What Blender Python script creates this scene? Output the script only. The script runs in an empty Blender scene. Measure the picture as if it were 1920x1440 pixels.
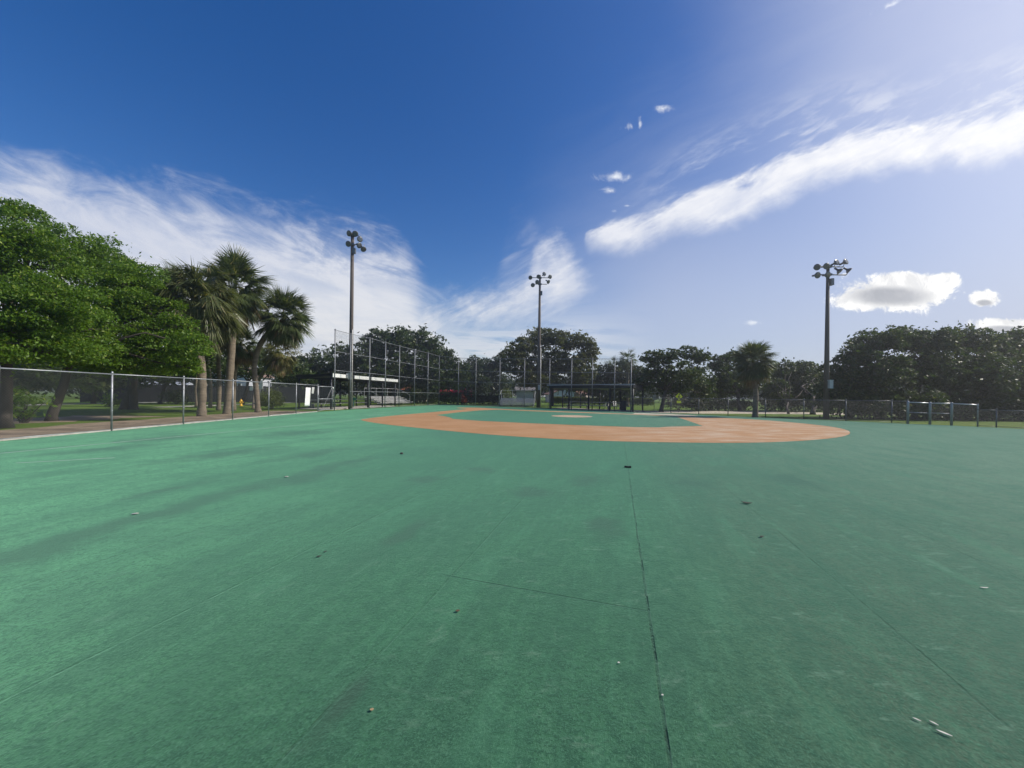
import bpy, math, random
import numpy as np
from mathutils import Vector, Matrix

SC = bpy.context.scene
COL = SC.collection
R = math.radians
F, EYE, ROLL, CX, CY = 721.0, 1.5, 0.012, 960.0, 741.0     # pixel focal length, eye height, camera roll, vanishing point
cR, sR = math.cos(ROLL), math.sin(ROLL)

# ------------------------------------------------------------------ survey helpers (pixel of the 1920x1440 photo -> metres)
def ab(px, py):
    dx, dy = px - CX, py - CY
    return dx*cR + dy*sR, -dx*sR + dy*cR
def G(px, py):                      # point on the ground
    a, b = ab(px, py); Y = F*EYE/b
    return Vector((a/F*Y, Y, 0))
def at(px, py, Y):                  # point at depth Y
    a, b = ab(px, py)
    return Vector((a/F*Y, Y, EYE - b/F*Y))
def D(px, py):                      # sky direction (x/y, z/y)
    a, b = ab(px, py); return a/F, -b/F

# ------------------------------------------------------------------ node helpers
class NT:
    def __init__(s, tree): s.t = tree; s.n = tree.nodes; s.l = tree.links
    def new(s, ty, **kw):
        n = s.n.new(ty)
        for k, v in kw.items(): setattr(n, k, v)
        return n
    def put(s, sock, v):
        if v is None: return
        if isinstance(v, bpy.types.NodeSocket): s.l.new(v, sock)
        else: sock.default_value = v
    def m(s, op, a=None, b=None, c=None, clamp=False):
        n = s.new('ShaderNodeMath', operation=op, use_clamp=clamp)
        for i, v in enumerate((a, b, c)): s.put(n.inputs[i], v)
        return n.outputs[0]
    def dot(s, a, v):
        n = s.new('ShaderNodeVectorMath', operation='DOT_PRODUCT'); s.put(n.inputs[0], a); n.inputs[1].default_value = v
        return n.outputs['Value']
    def mix(s, f, a, b, blend='MIX'):
        n = s.new('ShaderNodeMix', data_type='RGBA', blend_type=blend); s.put(n.inputs[0], f)
        for i, v in ((6, a), (7, b)):
            if isinstance(v, (tuple, list)) and len(v) == 3: v = (*v, 1)
            s.put(n.inputs[i], v)
        return n.outputs[2]
    def noise(s, vec=None, scale=5, detail=4, rough=.55, dist=0, dim='3D'):
        n = s.new('ShaderNodeTexNoise', noise_dimensions=dim); s.put(n.inputs['Vector'], vec)
        n.inputs['Scale'].default_value = scale; n.inputs['Detail'].default_value = detail
        n.inputs['Roughness'].default_value = rough; n.inputs['Distortion'].default_value = dist
        return n.outputs[0]
    def smooth(s, v, lo, hi):
        n = s.new('ShaderNodeMapRange', interpolation_type='SMOOTHSTEP'); s.put(n.inputs[0], v)
        n.inputs[1].default_value = lo; n.inputs[2].default_value = hi
        return n.outputs[0]
    def lin(s, v, lo, hi, a=0., b=1.):
        n = s.new('ShaderNodeMapRange'); s.put(n.inputs[0], v)
        for i, x in enumerate((lo, hi, a, b)): n.inputs[i+1].default_value = x
        return n.outputs[0]
    def xyz(s, x=0., y=0., z=0.):
        n = s.new('ShaderNodeCombineXYZ')
        for i, v in enumerate((x, y, z)): s.put(n.inputs[i], v)
        return n.outputs[0]

def new_mat(name):
    m = bpy.data.materials.new(name); m.use_nodes = True
    nt = NT(m.node_tree); return m, nt, m.node_tree.nodes['Principled BSDF']
MATS = {}
def surf(name, col, rough=.6, metal=0., var=.25, scale=6., bump=.0, bscale=40., col2=None, spec=.5, stretch=(1,1,1)):
    """procedural surface: two tones of a real colour broken up by noise, fine grain, optional bump"""
    if name in MATS: return MATS[name]
    m, nt, b = new_mat(name)
    tc = nt.new('ShaderNodeTexCoord').outputs['Object']
    mp = nt.new('ShaderNodeMapping'); nt.put(mp.inputs[0], tc); mp.inputs['Scale'].default_value = stretch
    v = mp.outputs[0]
    c2 = col2 or tuple(c*(1-var) for c in col); c1 = tuple(min(1, c*(1+var*.6)) for c in col)
    n1 = nt.noise(v, scale, 5, .6); n2 = nt.noise(v, scale*9, 3, .6)
    f = nt.smooth(nt.m('ADD', nt.m('MULTIPLY', n1, .7), nt.m('MULTIPLY', n2, .3)), .33, .67)
    nt.put(b.inputs['Base Color'], nt.mix(f, c1, c2))
    b.inputs['Roughness'].default_value = rough; b.inputs['Metallic'].default_value = metal
    b.inputs['Specular IOR Level'].default_value = spec
    if bump:
        bn = nt.new('ShaderNodeBump'); bn.inputs['Strength'].default_value = bump; bn.inputs['Distance'].default_value = .02
        nt.put(bn.inputs['Height'], nt.noise(v, bscale, 4, .6)); nt.put(b.inputs['Normal'], bn.outputs[0])
    MATS[name] = m; return m
def leafmat(name, a, b_, c_, transl=.35, rough=.5):
    """leaves: each leaf its own tone between a and b_, a few of c_; light passes through"""
    if name in MATS: return MATS[name]
    m, nt, b = new_mat(name)
    g = nt.new('ShaderNodeNewGeometry'); rnd = g.outputs['Random Per Island']
    big = nt.noise(g.outputs['Position'], .55, 3)
    f = nt.m('ADD', nt.m('MULTIPLY', rnd, .6), nt.lin(big, .3, .7, 0, .4), clamp=True)
    col = nt.mix(f, a, b_)
    col = nt.mix(nt.m('GREATER_THAN', nt.m('FRACT', nt.m('MULTIPLY', rnd, 7.31)), .93), col, c_)
    nt.put(b.inputs['Base Color'], col); b.inputs['Roughness'].default_value = rough
    b.inputs['Specular IOR Level'].default_value = .35
    tr = nt.new('ShaderNodeBsdfTranslucent')
    nt.put(tr.inputs[0], nt.mix(1., col, (1.25, 1.3, .55, 1), 'MULTIPLY'))
    mx = nt.new('ShaderNodeMixShader'); mx.inputs[0].default_value = transl
    nt.put(mx.inputs[1], b.outputs[0]); nt.put(mx.inputs[2], tr.outputs[0])
    nt.put(m.node_tree.nodes['Material Output'].inputs[0], mx.outputs[0])
    MATS[name] = m; return m

# ------------------------------------------------------------------ mesh helpers
def link(name, me, mat, parent=None, smooth=False):
    if mat: me.materials.append(mat)
    if smooth:
        me.polygons.foreach_set('use_smooth', [True]*len(me.polygons))
    o = bpy.data.objects.new(name, me); COL.objects.link(o)
    if parent: o.parent = parent
    return o
class MB:
    def __init__(s): s.v = []; s.f = []
    def add(s, vs, fs):
        k = len(s.v); s.v += [tuple(v) for v in vs]; s.f += [tuple(i+k for i in f) for f in fs]
    def box(s, c, size, rz=0., M=None):
        x, y, z = (q/2 for q in size)
        vs = [Vector((a*x, b*y, d*z)) for d in (-1, 1) for a, b in ((-1,-1),(1,-1),(1,1),(-1,1))]
        Mt = M if M is not None else Matrix.Rotation(rz, 3, 'Z')
        s.add([Mt @ v + Vector(c) for v in vs], [(3,2,1,0),(4,5,6,7),(0,1,5,4),(1,2,6,5),(2,3,7,6),(3,0,4,7)]); return s
    def path(s, pts, rad, n=8, caps=True):
        pts = [Vector(p) for p in pts]; k0 = len(s.v)
        if not isinstance(rad, (list, tuple)): rad = [rad]*len(pts)
        ref = None
        for i, p in enumerate(pts):
            t = (pts[min(i+1, len(pts)-1)] - pts[max(i-1, 0)]).normalized()
            if ref is None: ref = t.orthogonal().normalized()
            a = (ref - t*ref.dot(t)).normalized(); b = t.cross(a); ref = a
            for j in range(n):
                q = 2*math.pi*j/n; s.v.append(tuple(p + (a*math.cos(q) + b*math.sin(q))*rad[i]))
        for i in range(len(pts)-1):
            for j in range(n):
                j2 = (j+1) % n; A = k0+i*n; B = A+n
                s.f.append((A+j, A+j2, B+j2, B+j))
        if caps:
            s.f.append(tuple(k0+j for j in range(n))[::-1]); e = k0+(len(pts)-1)*n
            s.f.append(tuple(e+j for j in range(n)))
        return s
    def bar(s, p, q, r, n=8): return s.path([p, q], r, n)
    def lathe(s, prof, M=None, n=16, off=(0,0,0)):
        M = M or Matrix.Identity(3); k0 = len(s.v); off = Vector(off)
        for r, z in prof:
            for j in range(n):
                q = 2*math.pi*j/n; s.v.append(tuple(M @ Vector((r*math.cos(q), r*math.sin(q), z)) + off))
        for i in range(len(prof)-1):
            for j in range(n):
                j2 = (j+1) % n; A = k0+i*n; s.f.append((A+j, A+j2, A+n+j2, A+n+j))
        s.f.append(tuple(k0+j for j in range(n))[::-1]); e = k0+(len(prof)-1)*n; s.f.append(tuple(e+j for j in range(n)))
        return s
    def prism(s, poly, z0, z1):
        n = len(poly); vs = [(p[0], p[1], z0) for p in poly] + [(p[0], p[1], z1) for p in poly]
        s.add(vs, [tuple(range(n))[::-1], tuple(range(n, 2*n))] + [(i, (i+1) % n, (i+1) % n+n, i+n) for i in range(n)]); return s
    def build(s, name, mat, parent=None, smooth=False):
        me = bpy.data.meshes.new(name); me.from_pydata(s.v, [], s.f); me.validate(); me.update()
        return link(name, me, mat, parent, smooth)
def sheet(name, pts, z, mat):
    """flat polygon on the ground, triangulated"""
    import bmesh
    bm = bmesh.new(); f = bm.faces.new([bm.verts.new((p[0], p[1], z)) for p in pts])
    f.normal_update()
    if f.normal.z < 0: f.normal_flip()
    bmesh.ops.triangulate(bm, faces=[f])
    me = bpy.data.meshes.new(name); bm.to_mesh(me); bm.free()
    return link(name, me, mat)
def quads_mesh(name, V, mat, parent, nv=4):
    """V: (N,nv,3) separate polygons"""
    V = np.asarray(V, dtype=np.float32); n = len(V)
    me = bpy.data.meshes.new(name); me.vertices.add(n*nv); me.vertices.foreach_set('co', V.reshape(-1))
    me.loops.add(n*nv); me.loops.foreach_set('vertex_index', np.arange(n*nv, dtype=np.int32))
    me.polygons.add(n); me.polygons.foreach_set('loop_start', np.arange(0, n*nv, nv, dtype=np.int32))
    me.polygons.foreach_set('loop_total', np.full(n, nv, dtype=np.int32)); me.update(calc_edges=True); me.validate()
    return link(name, me, mat, parent)
def unit(a): return a/np.maximum(np.linalg.norm(a, axis=-1, keepdims=True), 1e-6)
def leaf_quads(C, size, rng, up=.5, wid=.45):
    n = len(C); nrm = unit(rng.normal(size=(n, 3)) + np.array([0, 0, up])); t = unit(np.cross(nrm, rng.normal(size=(n, 3))))
    b = np.cross(nrm, t); s = (size*(.7+.6*rng.random(n)))[:, None] if np.ndim(size) == 0 else size[:, None]
    return np.stack([C-t*s, C+b*s*wid-nrm*s*.12, C+t*s, C-b*s*wid-nrm*s*.12], 1)
def clumps(rng, c, r, ncl, nleaf, spread, inner=.55, flat=.6):
    """leaf centres: ncl clumps in the outer part of an ellipsoid, nleaf leaves round each"""
    d = unit(rng.normal(size=(ncl, 3))); d[:, 2] = np.where(d[:, 2] < -.55, d[:, 2]*.4, d[:, 2])
    rad = inner + (1.08-inner)*rng.random(ncl)**.7
    cc = np.array(c) + d*rad[:, None]*np.array(r)
    k = rng.integers(int(nleaf*.5), int(nleaf*1.4)+1, ncl); idx = np.repeat(np.arange(ncl), k)
    sp = spread*(.6+.8*rng.random(ncl))
    off = rng.normal(size=(len(idx), 3))*np.array([1, 1, flat])
    return cc[idx] + off*sp[idx][:, None], cc

# ------------------------------------------------------------------ tags
def tag(o, label=None, cat=None, group=None, kind=None):
    if label: o['label'] = label
    if cat: o['category'] = cat
    if group: o['group'] = group
    if kind: o['kind'] = kind
    return o
def thing(name, loc, label, cat, group=None, rz=0.):
    o = bpy.data.objects.new(name, None); o.empty_display_size = .3; COL.objects.link(o)
    o.location = loc; o.rotation_euler = (0, 0, rz); return tag(o, label, cat, group)
def struct(o): o['kind'] = 'structure'; return o

# ------------------------------------------------------------------ materials
steel = surf('galvanised_steel', (.33, .34, .36), .5, .55, .2, 9)
wire = surf('chain_link_wire', (.17, .175, .18), .6, .3, .2, 9)
dsteel = surf('dark_painted_steel', (.025, .03, .04), .5, .2, .3, 8)
gsteel = surf('weathered_grey_steel', (.16, .17, .18), .5, .5, .25, 8)
alum = surf('bleacher_aluminium', (.50, .50, .49), .5, .25, .15, 12)
white = surf('white_paint', (.78, .78, .76), .5, 0, .08, 5)
conc = surf('concrete', (.46, .43, .38), .85, 0, .2, 4, .3)
polem = surf('weathered_pole_wood', (.105, .085, .07), .8, 0, .35, 3, .4, 30, stretch=(1, 1, .08))
bark = surf('oak_bark', (.06, .05, .04), .9, 0, .4, 5, .8, 18, stretch=(1, 1, .3))
palmbark = surf('palm_bark', (.18, .145, .105), .9, 0, .35, 4, .9, 14, stretch=(.6, .6, 2.4))
lens = surf('lamp_lens', (.10, .11, .115), .15, .2, .1, 4)
lampm = surf('lamp_housing', (.10, .105, .115), .4, .6, .2, 5)
roofm = surf('dugout_roof_metal', (.02, .024, .03), .5, .3, .3, 4)
LF_bright = leafmat('broad_leaf_bright', (.034, .084, .008), (.145, .250, .018), (.25, .32, .05), .40)
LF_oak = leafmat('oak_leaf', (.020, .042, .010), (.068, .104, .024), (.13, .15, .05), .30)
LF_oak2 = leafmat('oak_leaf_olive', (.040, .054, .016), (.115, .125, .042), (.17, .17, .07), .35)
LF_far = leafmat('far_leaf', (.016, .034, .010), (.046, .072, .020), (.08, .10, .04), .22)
LF_palm = leafmat('palm_frond', (.045, .07, .022), (.105, .135, .045), (.22, .20, .09), .3, .4)
LF_palml = leafmat('palm_frond_pale', (.065, .085, .028), (.14, .155, .06), (.24, .21, .10), .32, .4)
LF_palmy = leafmat('palm_frond_yellowish', (.09, .10, .025), (.17, .17, .05), (.25, .18, .07), .3, .45)
LF_dead = leafmat('dead_frond', (.11, .075, .035), (.21, .15, .075), (.28, .22, .13), .2, .8)
LF_hedge = leafmat('hedge_leaf', (.07, .10, .015), (.15, .19, .03), (.20, .22, .06), .3)
LF_red = leafmat('red_flower', (.50, .02, .06), (.72, .06, .13), (.8, .2, .25), .3)
LF_cord = leafmat('red_cordyline_leaf', (.25, .03, .02), (.50, .12, .06), (.5, .30, .10), .3)

# ------------------------------------------------------------------ field surface
A0, A1 = G(1172, 838), G(1255, 1440)
rd = (A0-A1).normalized(); RD = (rd.x, rd.y, 0); RP = (rd.y, -rd.x, 0)
def pq(px, py):
    g = G(px, py); return g.x*RP[0]+g.y*RP[1], g.x*RD[0]+g.y*RD[1]
def turf_mat():
    m, nt, b = new_mat('green_turf_carpet')
    pos = nt.new('ShaderNodeNewGeometry').outputs['Position']
    p = nt.dot(pos, RP); q = nt.dot(pos, RD)
    st = nt.xyz(nt.m('MULTIPLY', p, 1.), nt.m('MULTIPLY', q, .35), 0.)
    wide = nt.xyz(nt.m('MULTIPLY', nt.dot(pos, (1, 0, 0)), .4), nt.dot(pos, (0, 1, 0)), 0.)
    big = nt.noise(pos, .22, 5, .6); mid = nt.noise(st, 1.3, 6, .62); wid = nt.noise(wide, .9, 6, .62, .3)
    tuft = nt.noise(pos, 9, 6, .72); fine = nt.noise(pos, 38, 4, .7); grain = nt.noise(nt.xyz(p, nt.m('MULTIPLY', q, .45), 0.), 130, 3, .7)
    P0, W = pq(1216, 1150)[0], 1.53
    # grazing-angle brightness painted into the base colour towards the side fence
    grazing_lift = nt.smooth(nt.m('ADD', nt.dot(pos, (1, 0, 0)), nt.lin(big, .3, .7, 1.6, -1.6)), -1.0, -8.0)
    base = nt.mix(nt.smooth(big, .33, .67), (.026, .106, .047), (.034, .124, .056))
    base = nt.mix(grazing_lift, base, (.165, .490, .222))
    cell = nt.m('FLOOR', nt.m('DIVIDE', nt.m('SUBTRACT', p, P0), W))
    wn = nt.new('ShaderNodeTexWhiteNoise', noise_dimensions='1D'); nt.put(wn.inputs['W'], cell)
    base = nt.mix(nt.lin(wn.outputs[0], 0, 1, 0, .28), base, (.030, .095, .056))
    wear_and_flare = nt.m('MULTIPLY', nt.smooth(nt.m('ADD', p, nt.lin(mid, 0, 1, -.5, .5)), P0-.25, P0+1.4), .82)  # some wear plus painted-in flare greying, right of the main joint
    base = nt.mix(wear_and_flare, base, (.062, .064, .046))
    flare_pale = nt.m('MULTIPLY', nt.smooth(nt.m('ADD', nt.dot(pos, (1, 0, 0)), nt.lin(wid, .3, .7, -1.5, 1.5)), 2., 12.), .75)  # pale flare wash painted into the base colour towards the right
    base = nt.mix(flare_pale, base, (.205, .225, .170))
    base = nt.mix(nt.m('MULTIPLY', nt.smooth(wid, .49, .60), .28), base, (.026, .074, .045))
    base = nt.mix(nt.m('MULTIPLY', nt.smooth(mid, .48, .61), .42), base, (.024, .070, .044))
    base = nt.mix(nt.m('MULTIPLY', nt.smooth(tuft, .50, .58), .58), base, (.011, .050, .028))
    base = nt.mix(nt.m('MULTIPLY', nt.smooth(tuft, .47, .39), .42), base, (.068, .172, .100))
    base = nt.mix(nt.m('MULTIPLY', nt.smooth(fine, .49, .58), .72), base, (.008, .044, .024))
    base = nt.mix(nt.m('MULTIPLY', nt.smooth(grain, .52, .61), .58), base, (.084, .205, .126))
    # brushed streaks running the way the rolls were laid
    s1 = nt.noise(nt.xyz(nt.m('MULTIPLY', p, 17.), nt.m('MULTIPLY', q, 2.6), 0.), 1., 5, .65, .3); s2 = nt.noise(nt.xyz(nt.m('MULTIPLY', p, 2.6), nt.m('MULTIPLY', q, .55), 5.), 1., 5, .6, .4)
    base = nt.mix(nt.m('MULTIPLY', nt.smooth(s2, .47, .62), .34), base, (.022, .072, .044))
    base = nt.mix(nt.m('MULTIPLY', nt.smooth(s2, .46, .34), .22), base, (.066, .215, .118))
    base = nt.mix(nt.m('MULTIPLY', nt.smooth(s1, .49, .62), .26), base, (.016, .060, .036))
    base = nt.mix(nt.m('MULTIPLY', nt.smooth(s1, .45, .34), .22), base, (.070, .205, .120))
    rib = nt.m('SINE', nt.m('MULTIPLY', p, 2*math.pi/.0085))
    base = nt.mix(nt.lin(rib, -1, 1, 0, .26), base, (.012, .060, .034))
    # pale scuffs
    sc = nt.noise(st, 4.2, 7, .75, .35); sc2 = nt.noise(wide, 7, 6, .75, .2)
    scf = nt.m('MAXIMUM', nt.smooth(sc, .60, .72), nt.m('MULTIPLY', nt.smooth(sc2, .575, .66), nt.smooth(nt.dot(pos, (1, 0, 0)), -2., 1.)))
    base = nt.mix(nt.m('MULTIPLY', scf, .5), base, (.125, .22, .155))
    stain = None
    wob = nt.noise(pos, 2.2, 5, .6)
    for (px, py, w, h) in ((120,1010,.34,1.0),(300,962,.36,1.1),(30,1045,.4,.8),(450,920,.34,1.2),(560,897,.5,1.2),(640,872,.4,1.4),(330,915,.22,.8),(905,880,.42,.42),(1000,924,.5,.42),(800,900,.5,.45),(430,850,.7,1.8),(650,1310,.07,.28),(590,850,.5,1.4),(200,842,.6,1.5),(560,812,1.2,1.8),(300,822,1.0,1.6),(760,1000,.16,.8),(1130,985,.3,.5),(1110,900,.4,.6),(1300,905,.5,.5),(1480,900,.5,.8)):
        pc_, qc_ = pq(px, py)
        dp = nt.m('DIVIDE', nt.m('SUBTRACT', p, pc_), w); dq = nt.m('DIVIDE', nt.m('SUBTRACT', q, qc_), h)
        r2 = nt.m('SQRT', nt.m('ADD', nt.m('MULTIPLY', dp, dp), nt.m('MULTIPLY', dq, dq)))
        s = nt.smooth(nt.m('ADD', nt.m('SUBTRACT', 1.15, r2), nt.lin(wob, .25, .75, -.6, .6)), .0, 1.)
        stain = s if stain is None else nt.m('MAXIMUM', stain, s)
    base = nt.mix(nt.m('MULTIPLY', stain, .85), base, (.024, .050, .036))
    sd_ = (nt.m('SUBTRACT', nt.m('FRACT', nt.m('ADD', nt.m('DIVIDE', nt.m('ADD', nt.m('SUBTRACT', p, P0), nt.lin(nt.noise(pos, .8, 2), 0, 1, -.012, .012)), W), .5)), .5)); d = nt.m('ABSOLUTE', sd_)
    brk = nt.smooth(nt.noise(nt.xyz(nt.m('MULTIPLY', cell, 3.7), q, 0.), 2.6, 4, .75), .47, .60)
    ismain = nt.m('LESS_THAN', nt.m('ABSOLUTE', nt.m('SUBTRACT', p, P0)), .5)
    seam = nt.m('MULTIPLY', nt.smooth(d, .0080, .0032), nt.m('MULTIPLY', nt.m('ADD', .34, nt.m('MULTIPLY', brk, .66)), nt.m('ADD', .36, nt.m('MULTIPLY', ismain, .64))))
    for (x0, y0, x1, y1) in ((830,1078,1216,1146),(1068,833,1172,838)):
        pa, qa = pq(x0, y0); pb, qb = pq(x1, y1)
        k = (qb-qa)/(pb-pa)
        dd = nt.m('ABSOLUTE', nt.m('SUBTRACT', nt.m('SUBTRACT', q, qa), nt.m('MULTIPLY', nt.m('SUBTRACT', p, pa), k)))
        inside = nt.m('MULTIPLY', nt.m('GREATER_THAN', p, pa), nt.m('LESS_THAN', p, pb))
        seam = nt.m('MAXIMUM', seam, nt.m('MULTIPLY', nt.m('MULTIPLY', nt.smooth(dd, .008, .002), inside), nt.lin(mid, .35, .6, .75, .3)))
    base = nt.mix(seam, base, (.008, .018, .012)); base = nt.mix(1., base, (.93, .90, .86, 1), 'MULTIPLY')
    # the raised edge of each joint is rubbed pale
    edge = nt.m('MULTIPLY', nt.m('MULTIPLY', nt.smooth(nt.m('ABSOLUTE', nt.m('SUBTRACT', sd_, .0062)), .0035, .001), ismain), nt.smooth(brk, .6, .05))
    base = nt.mix(nt.m('MULTIPLY', edge, .24), base, (.16, .26, .19))
    nt.put(b.inputs['Base Color'], base)
    b.inputs['Roughness'].default_value = .82; b.inputs['Specular IOR Level'].default_value = .09
    b.inputs['Sheen Weight'].default_value = .34; b.inputs['Sheen Roughness'].default_value = .55
    b.inputs['Sheen Tint'].default_value = (.45, 1, .68, 1)
    h = nt.m('ADD', nt.m('ADD', nt.m('ADD', nt.m('MULTIPLY', fine, .5), nt.m('MULTIPLY', grain, .25)), nt.m('MULTIPLY', tuft, .6)), nt.m('MULTIPLY', seam, -1.0))
    bn = nt.new('ShaderNodeBump'); bn.inputs['Strength'].default_value = .6; bn.inputs['Distance'].default_value = .02
    nt.put(bn.inputs['Height'], h); nt.put(b.inputs['Normal'], bn.outputs[0])
    return m
def clay_mat(name, c1, c2, pale):
    m, nt, b = new_mat(name)
    pos = nt.new('ShaderNodeNewGeometry').outputs['Position']
    st = nt.xyz(nt.m('MULTIPLY', nt.dot(pos, (1, 0, 0)), .25), nt.dot(pos, (0, 1, 0)), 0.)
    n1 = nt.noise(pos, .5, 5, .6); n2 = nt.noise(st, 2.2, 6, .65); g = nt.noise(pos, 60, 3, .7)
    col = nt.mix(nt.smooth(n1, .42, .58), c1, c2)
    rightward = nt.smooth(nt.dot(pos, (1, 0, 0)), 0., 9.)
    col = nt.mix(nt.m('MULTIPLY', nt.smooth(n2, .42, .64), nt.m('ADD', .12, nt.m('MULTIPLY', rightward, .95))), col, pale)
    col = nt.mix(nt.m('MULTIPLY', nt.smooth(g, .47, .62), .45), col, tuple(x*.55 for x in c1))
    nt.put(b.inputs['Base Color'], col); b.inputs['Roughness'].default_value = .8; b.inputs['Specular IOR Level'].default_value = .3
    bn = nt.new('ShaderNodeBump'); bn.inputs['Strength'].default_value = .4; bn.inputs['Distance'].default_value = .02
    nt.put(bn.inputs['Height'], g); nt.put(b.inputs['Normal'], bn.outputs[0])
    return m
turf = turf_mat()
clay = clay_mat('orange_clay_carpet', (.385, .205, .085), (.43, .24, .112), (.51, .39, .275))
sand = clay_mat('pale_clay_carpet', (.44, .31, .20), (.50, .36, .24), (.52, .42, .32))
def lawn_mat():
    m, nt, b = new_mat('lawn_grass')
    pos = nt.new('ShaderNodeNewGeometry').outputs['Position']
    n1 = nt.noise(pos, .35, 5, .6); n2 = nt.noise(pos, 7, 5, .7); n3 = nt.noise(pos, 40, 3, .7)
    col = nt.mix(nt.smooth(n1, .35, .65), (.090, .165, .014), (.125, .195, .022))
    col = nt.mix(nt.m('MULTIPLY', nt.smooth(n2, .5, .75), .5), col, (.17, .13, .06))
    col = nt.mix(nt.m('MULTIPLY', nt.smooth(n3, .4, .7), .4), col, (.03, .055, .01))
    nt.put(b.inputs['Base Color'], col); b.inputs['Roughness'].default_value = .85; b.inputs['Specular IOR Level'].default_value = .2
    bn = nt.new('ShaderNodeBump'); bn.inputs['Strength'].default_value = .8; bn.inputs['Distance'].default_value = .05
    nt.put(bn.inputs['Height'], n3); nt.put(b.inputs['Normal'], bn.outputs[0])
    return m
lawn = lawn_mat()
mulch = surf('mulch_path_dirt', (.27, .21, .145), .9, 0, .35, 1.2, .5, 20, col2=(.12, .085, .055))
palepath = surf('pale_sandy_path', (.50, .44, .34), .85, 0, .2, 1.5, .3)

# ground, far out to the horizon
struct(sheet('lawn', [(-600, -60), (600, -60), (600, 600), (-600, 600)], -.012, lawn))
RF = [G(1183, 772.5), G(1258, 775), G(1310, 777.3), G(1365, 780), G(1435, 783), G(1507, 786.2), G(1586, 789.3), G(1672, 793), G(1702, 794.6)]
RG = [G(1702, 794.6), G(1743.5, 796), G(1784, 797.7), G(1833, 800)]
LOWF = [G(1833, 800), G(1868, 801.7), G(1935, 805), Vector((33.2, 18.9, 0)), Vector((37.0, 17.2, 0)), Vector((40.6, 15.6, 0))]
LW = [G(626.7, 770), G(656, 768), G(692, 766), G(721.7, 764.2), G(748, 762.8), G(776.7, 761.3), G(801.7, 760), G(822.9, 759)]
RW = [G(822.9, 759), G(859, 759.6), G(891.6, 760.8), G(936.5, 762.4), G(982.8, 764.3), G(1029.8, 766.2), G(1071, 768), G(1110, 769.6), G(1151.7, 771.2), G(1182.6, 772.5)]
LFp = [G(209, 808), G(347.5, 796), G(442, 786.8), G(511, 780.8), G(557.4, 775.8), G(595.5, 772.2)]
# one straight run for the side fence
fa, fb = LFp[0], LFp[-1]; fd = (fb-fa)/((fb-fa).length)
FL = [fa + fd*((fb-fa).length*k/5) for k in range(-4, 6)]
def off(pts, d): return [Vector((p.x, p.y+d, 0)) for p in pts]
turf_poly = [FL[0]+Vector((0, -30, 0)), *FL, *LW, *RW[1:], *RF[1:], *RG[1:], *LOWF[1:], Vector((44, 14, 0)), Vector((52, -25, 0))]
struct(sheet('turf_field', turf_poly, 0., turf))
def smooth_poly(pts, it=2):
    for _ in range(it):
        o = []
        for i in range(len(pts)):
            a, b = pts[i], pts[(i+1) % len(pts)]; o += [a*.75+b*.25, a*.25+b*.75]
        pts = o
    return pts
clay_px = [(673,786.6),(685,790),(715,794.8),(760,800),(830,807),(900,813.5),(980,819.5),(1060,824),(1150,827.5),(1250,829.5),(1350,830.5),(1420,830),(1480,828),(1540,824),(1580,819),(1596,813),(1590,806.5),(1560,800),(1500,793.3),(1430,787.6),(1360,783.6),(1300,781.8),(1240,779),(1180,776),(1100,773),(1000,769.5),(960,767.8),(925,766),(895,764.3),(858,764.2),(856,765.4),(880,766.6),(850,769.3),(800,773.8),(740,779),(700,783.2)]
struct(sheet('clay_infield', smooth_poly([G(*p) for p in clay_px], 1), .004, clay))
grn_px = [(818,778.3),(860,773.2),(900,769.6),(935,768.2),(1000,771.2),(1100,774.6),(1200,778),(1268,781.6),(1290,789),(1318,798.8),(1280,799.6),(1250,800.3),(1235,801.6),(1190,801),(1080,797.2),(1000,794),(900,789.3),(849,785.6),(845,783.4),(834,780.6)]
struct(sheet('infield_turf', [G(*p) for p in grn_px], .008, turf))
pc = G(1072, 780.6)
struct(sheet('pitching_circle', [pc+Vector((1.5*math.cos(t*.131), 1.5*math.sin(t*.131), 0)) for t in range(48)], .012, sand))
def strip(name, a, b, w, z, m):
    d = (b-a).normalized(); n = Vector((-d.y, d.x, 0))*w/2
    return struct(sheet(name, [a-n, b-n, b+n, a+n], z, m))
linem = surf('worn_white_line', (.40, .52, .44), .8, 0, .3, 3)
for (x0, y0, x1, y1, w) in ((-60,856,690,785.2,.07),(30,868.5,215,858.5,.05),(690,779,720,776.6,.08),(700,774.8,762,771.4,.08),(742,769.4,765,768.5,.12)):
    strip('field_marking', G(x0, y0), G(x1, y1), w, .0045, linem)
# edge bands of the clay (a lighter cut-in border carpet)
# left strip of dirt path, grass and mulch outside the side fence
nrmF = Vector((-fd.y, fd.x, 0))
if nrmF.x > 0: nrmF = -nrmF
def para(d0, d1, s0, s1, wob=0., seed=1):
    rng = random.Random(seed); P = []; L = s1-s0
    n = 26
    for k in range(n+1): P.append(fa+fd*(s0+L*k/n)+nrmF*(d0+rng.uniform(-wob, wob)))
    for k in range(n, -1, -1): P.append(fa+fd*(s0+L*k/n)+nrmF*(d1+rng.uniform(-wob, wob)))
    return P
struct(sheet('dirt_path', para(.12, 4.2, -25, 17.5, .35, 3), -.004, mulch))
struct(sheet('mulch_bed', para(6.2, 10.5, -16, 9, .7, 5), -.006, mulch))
struct(sheet('sidewalk', para(30, 32.6, -30, 45, .0, 7), -.004, conc))
struct(sheet('road', para(16, 18, 22, 60, .0, 8), -.003, conc))
struct(sheet('sandy_path', [G(1195, 773.2), G(1290, 775.2), G(1400, 775.5), G(1500, 776.5), G(1600, 778), G(1600, 774.5), G(1480, 772.3), G(1400, 770.7), G(1300, 770.2), G(1200, 770.3)], -.006, palepath))
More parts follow.
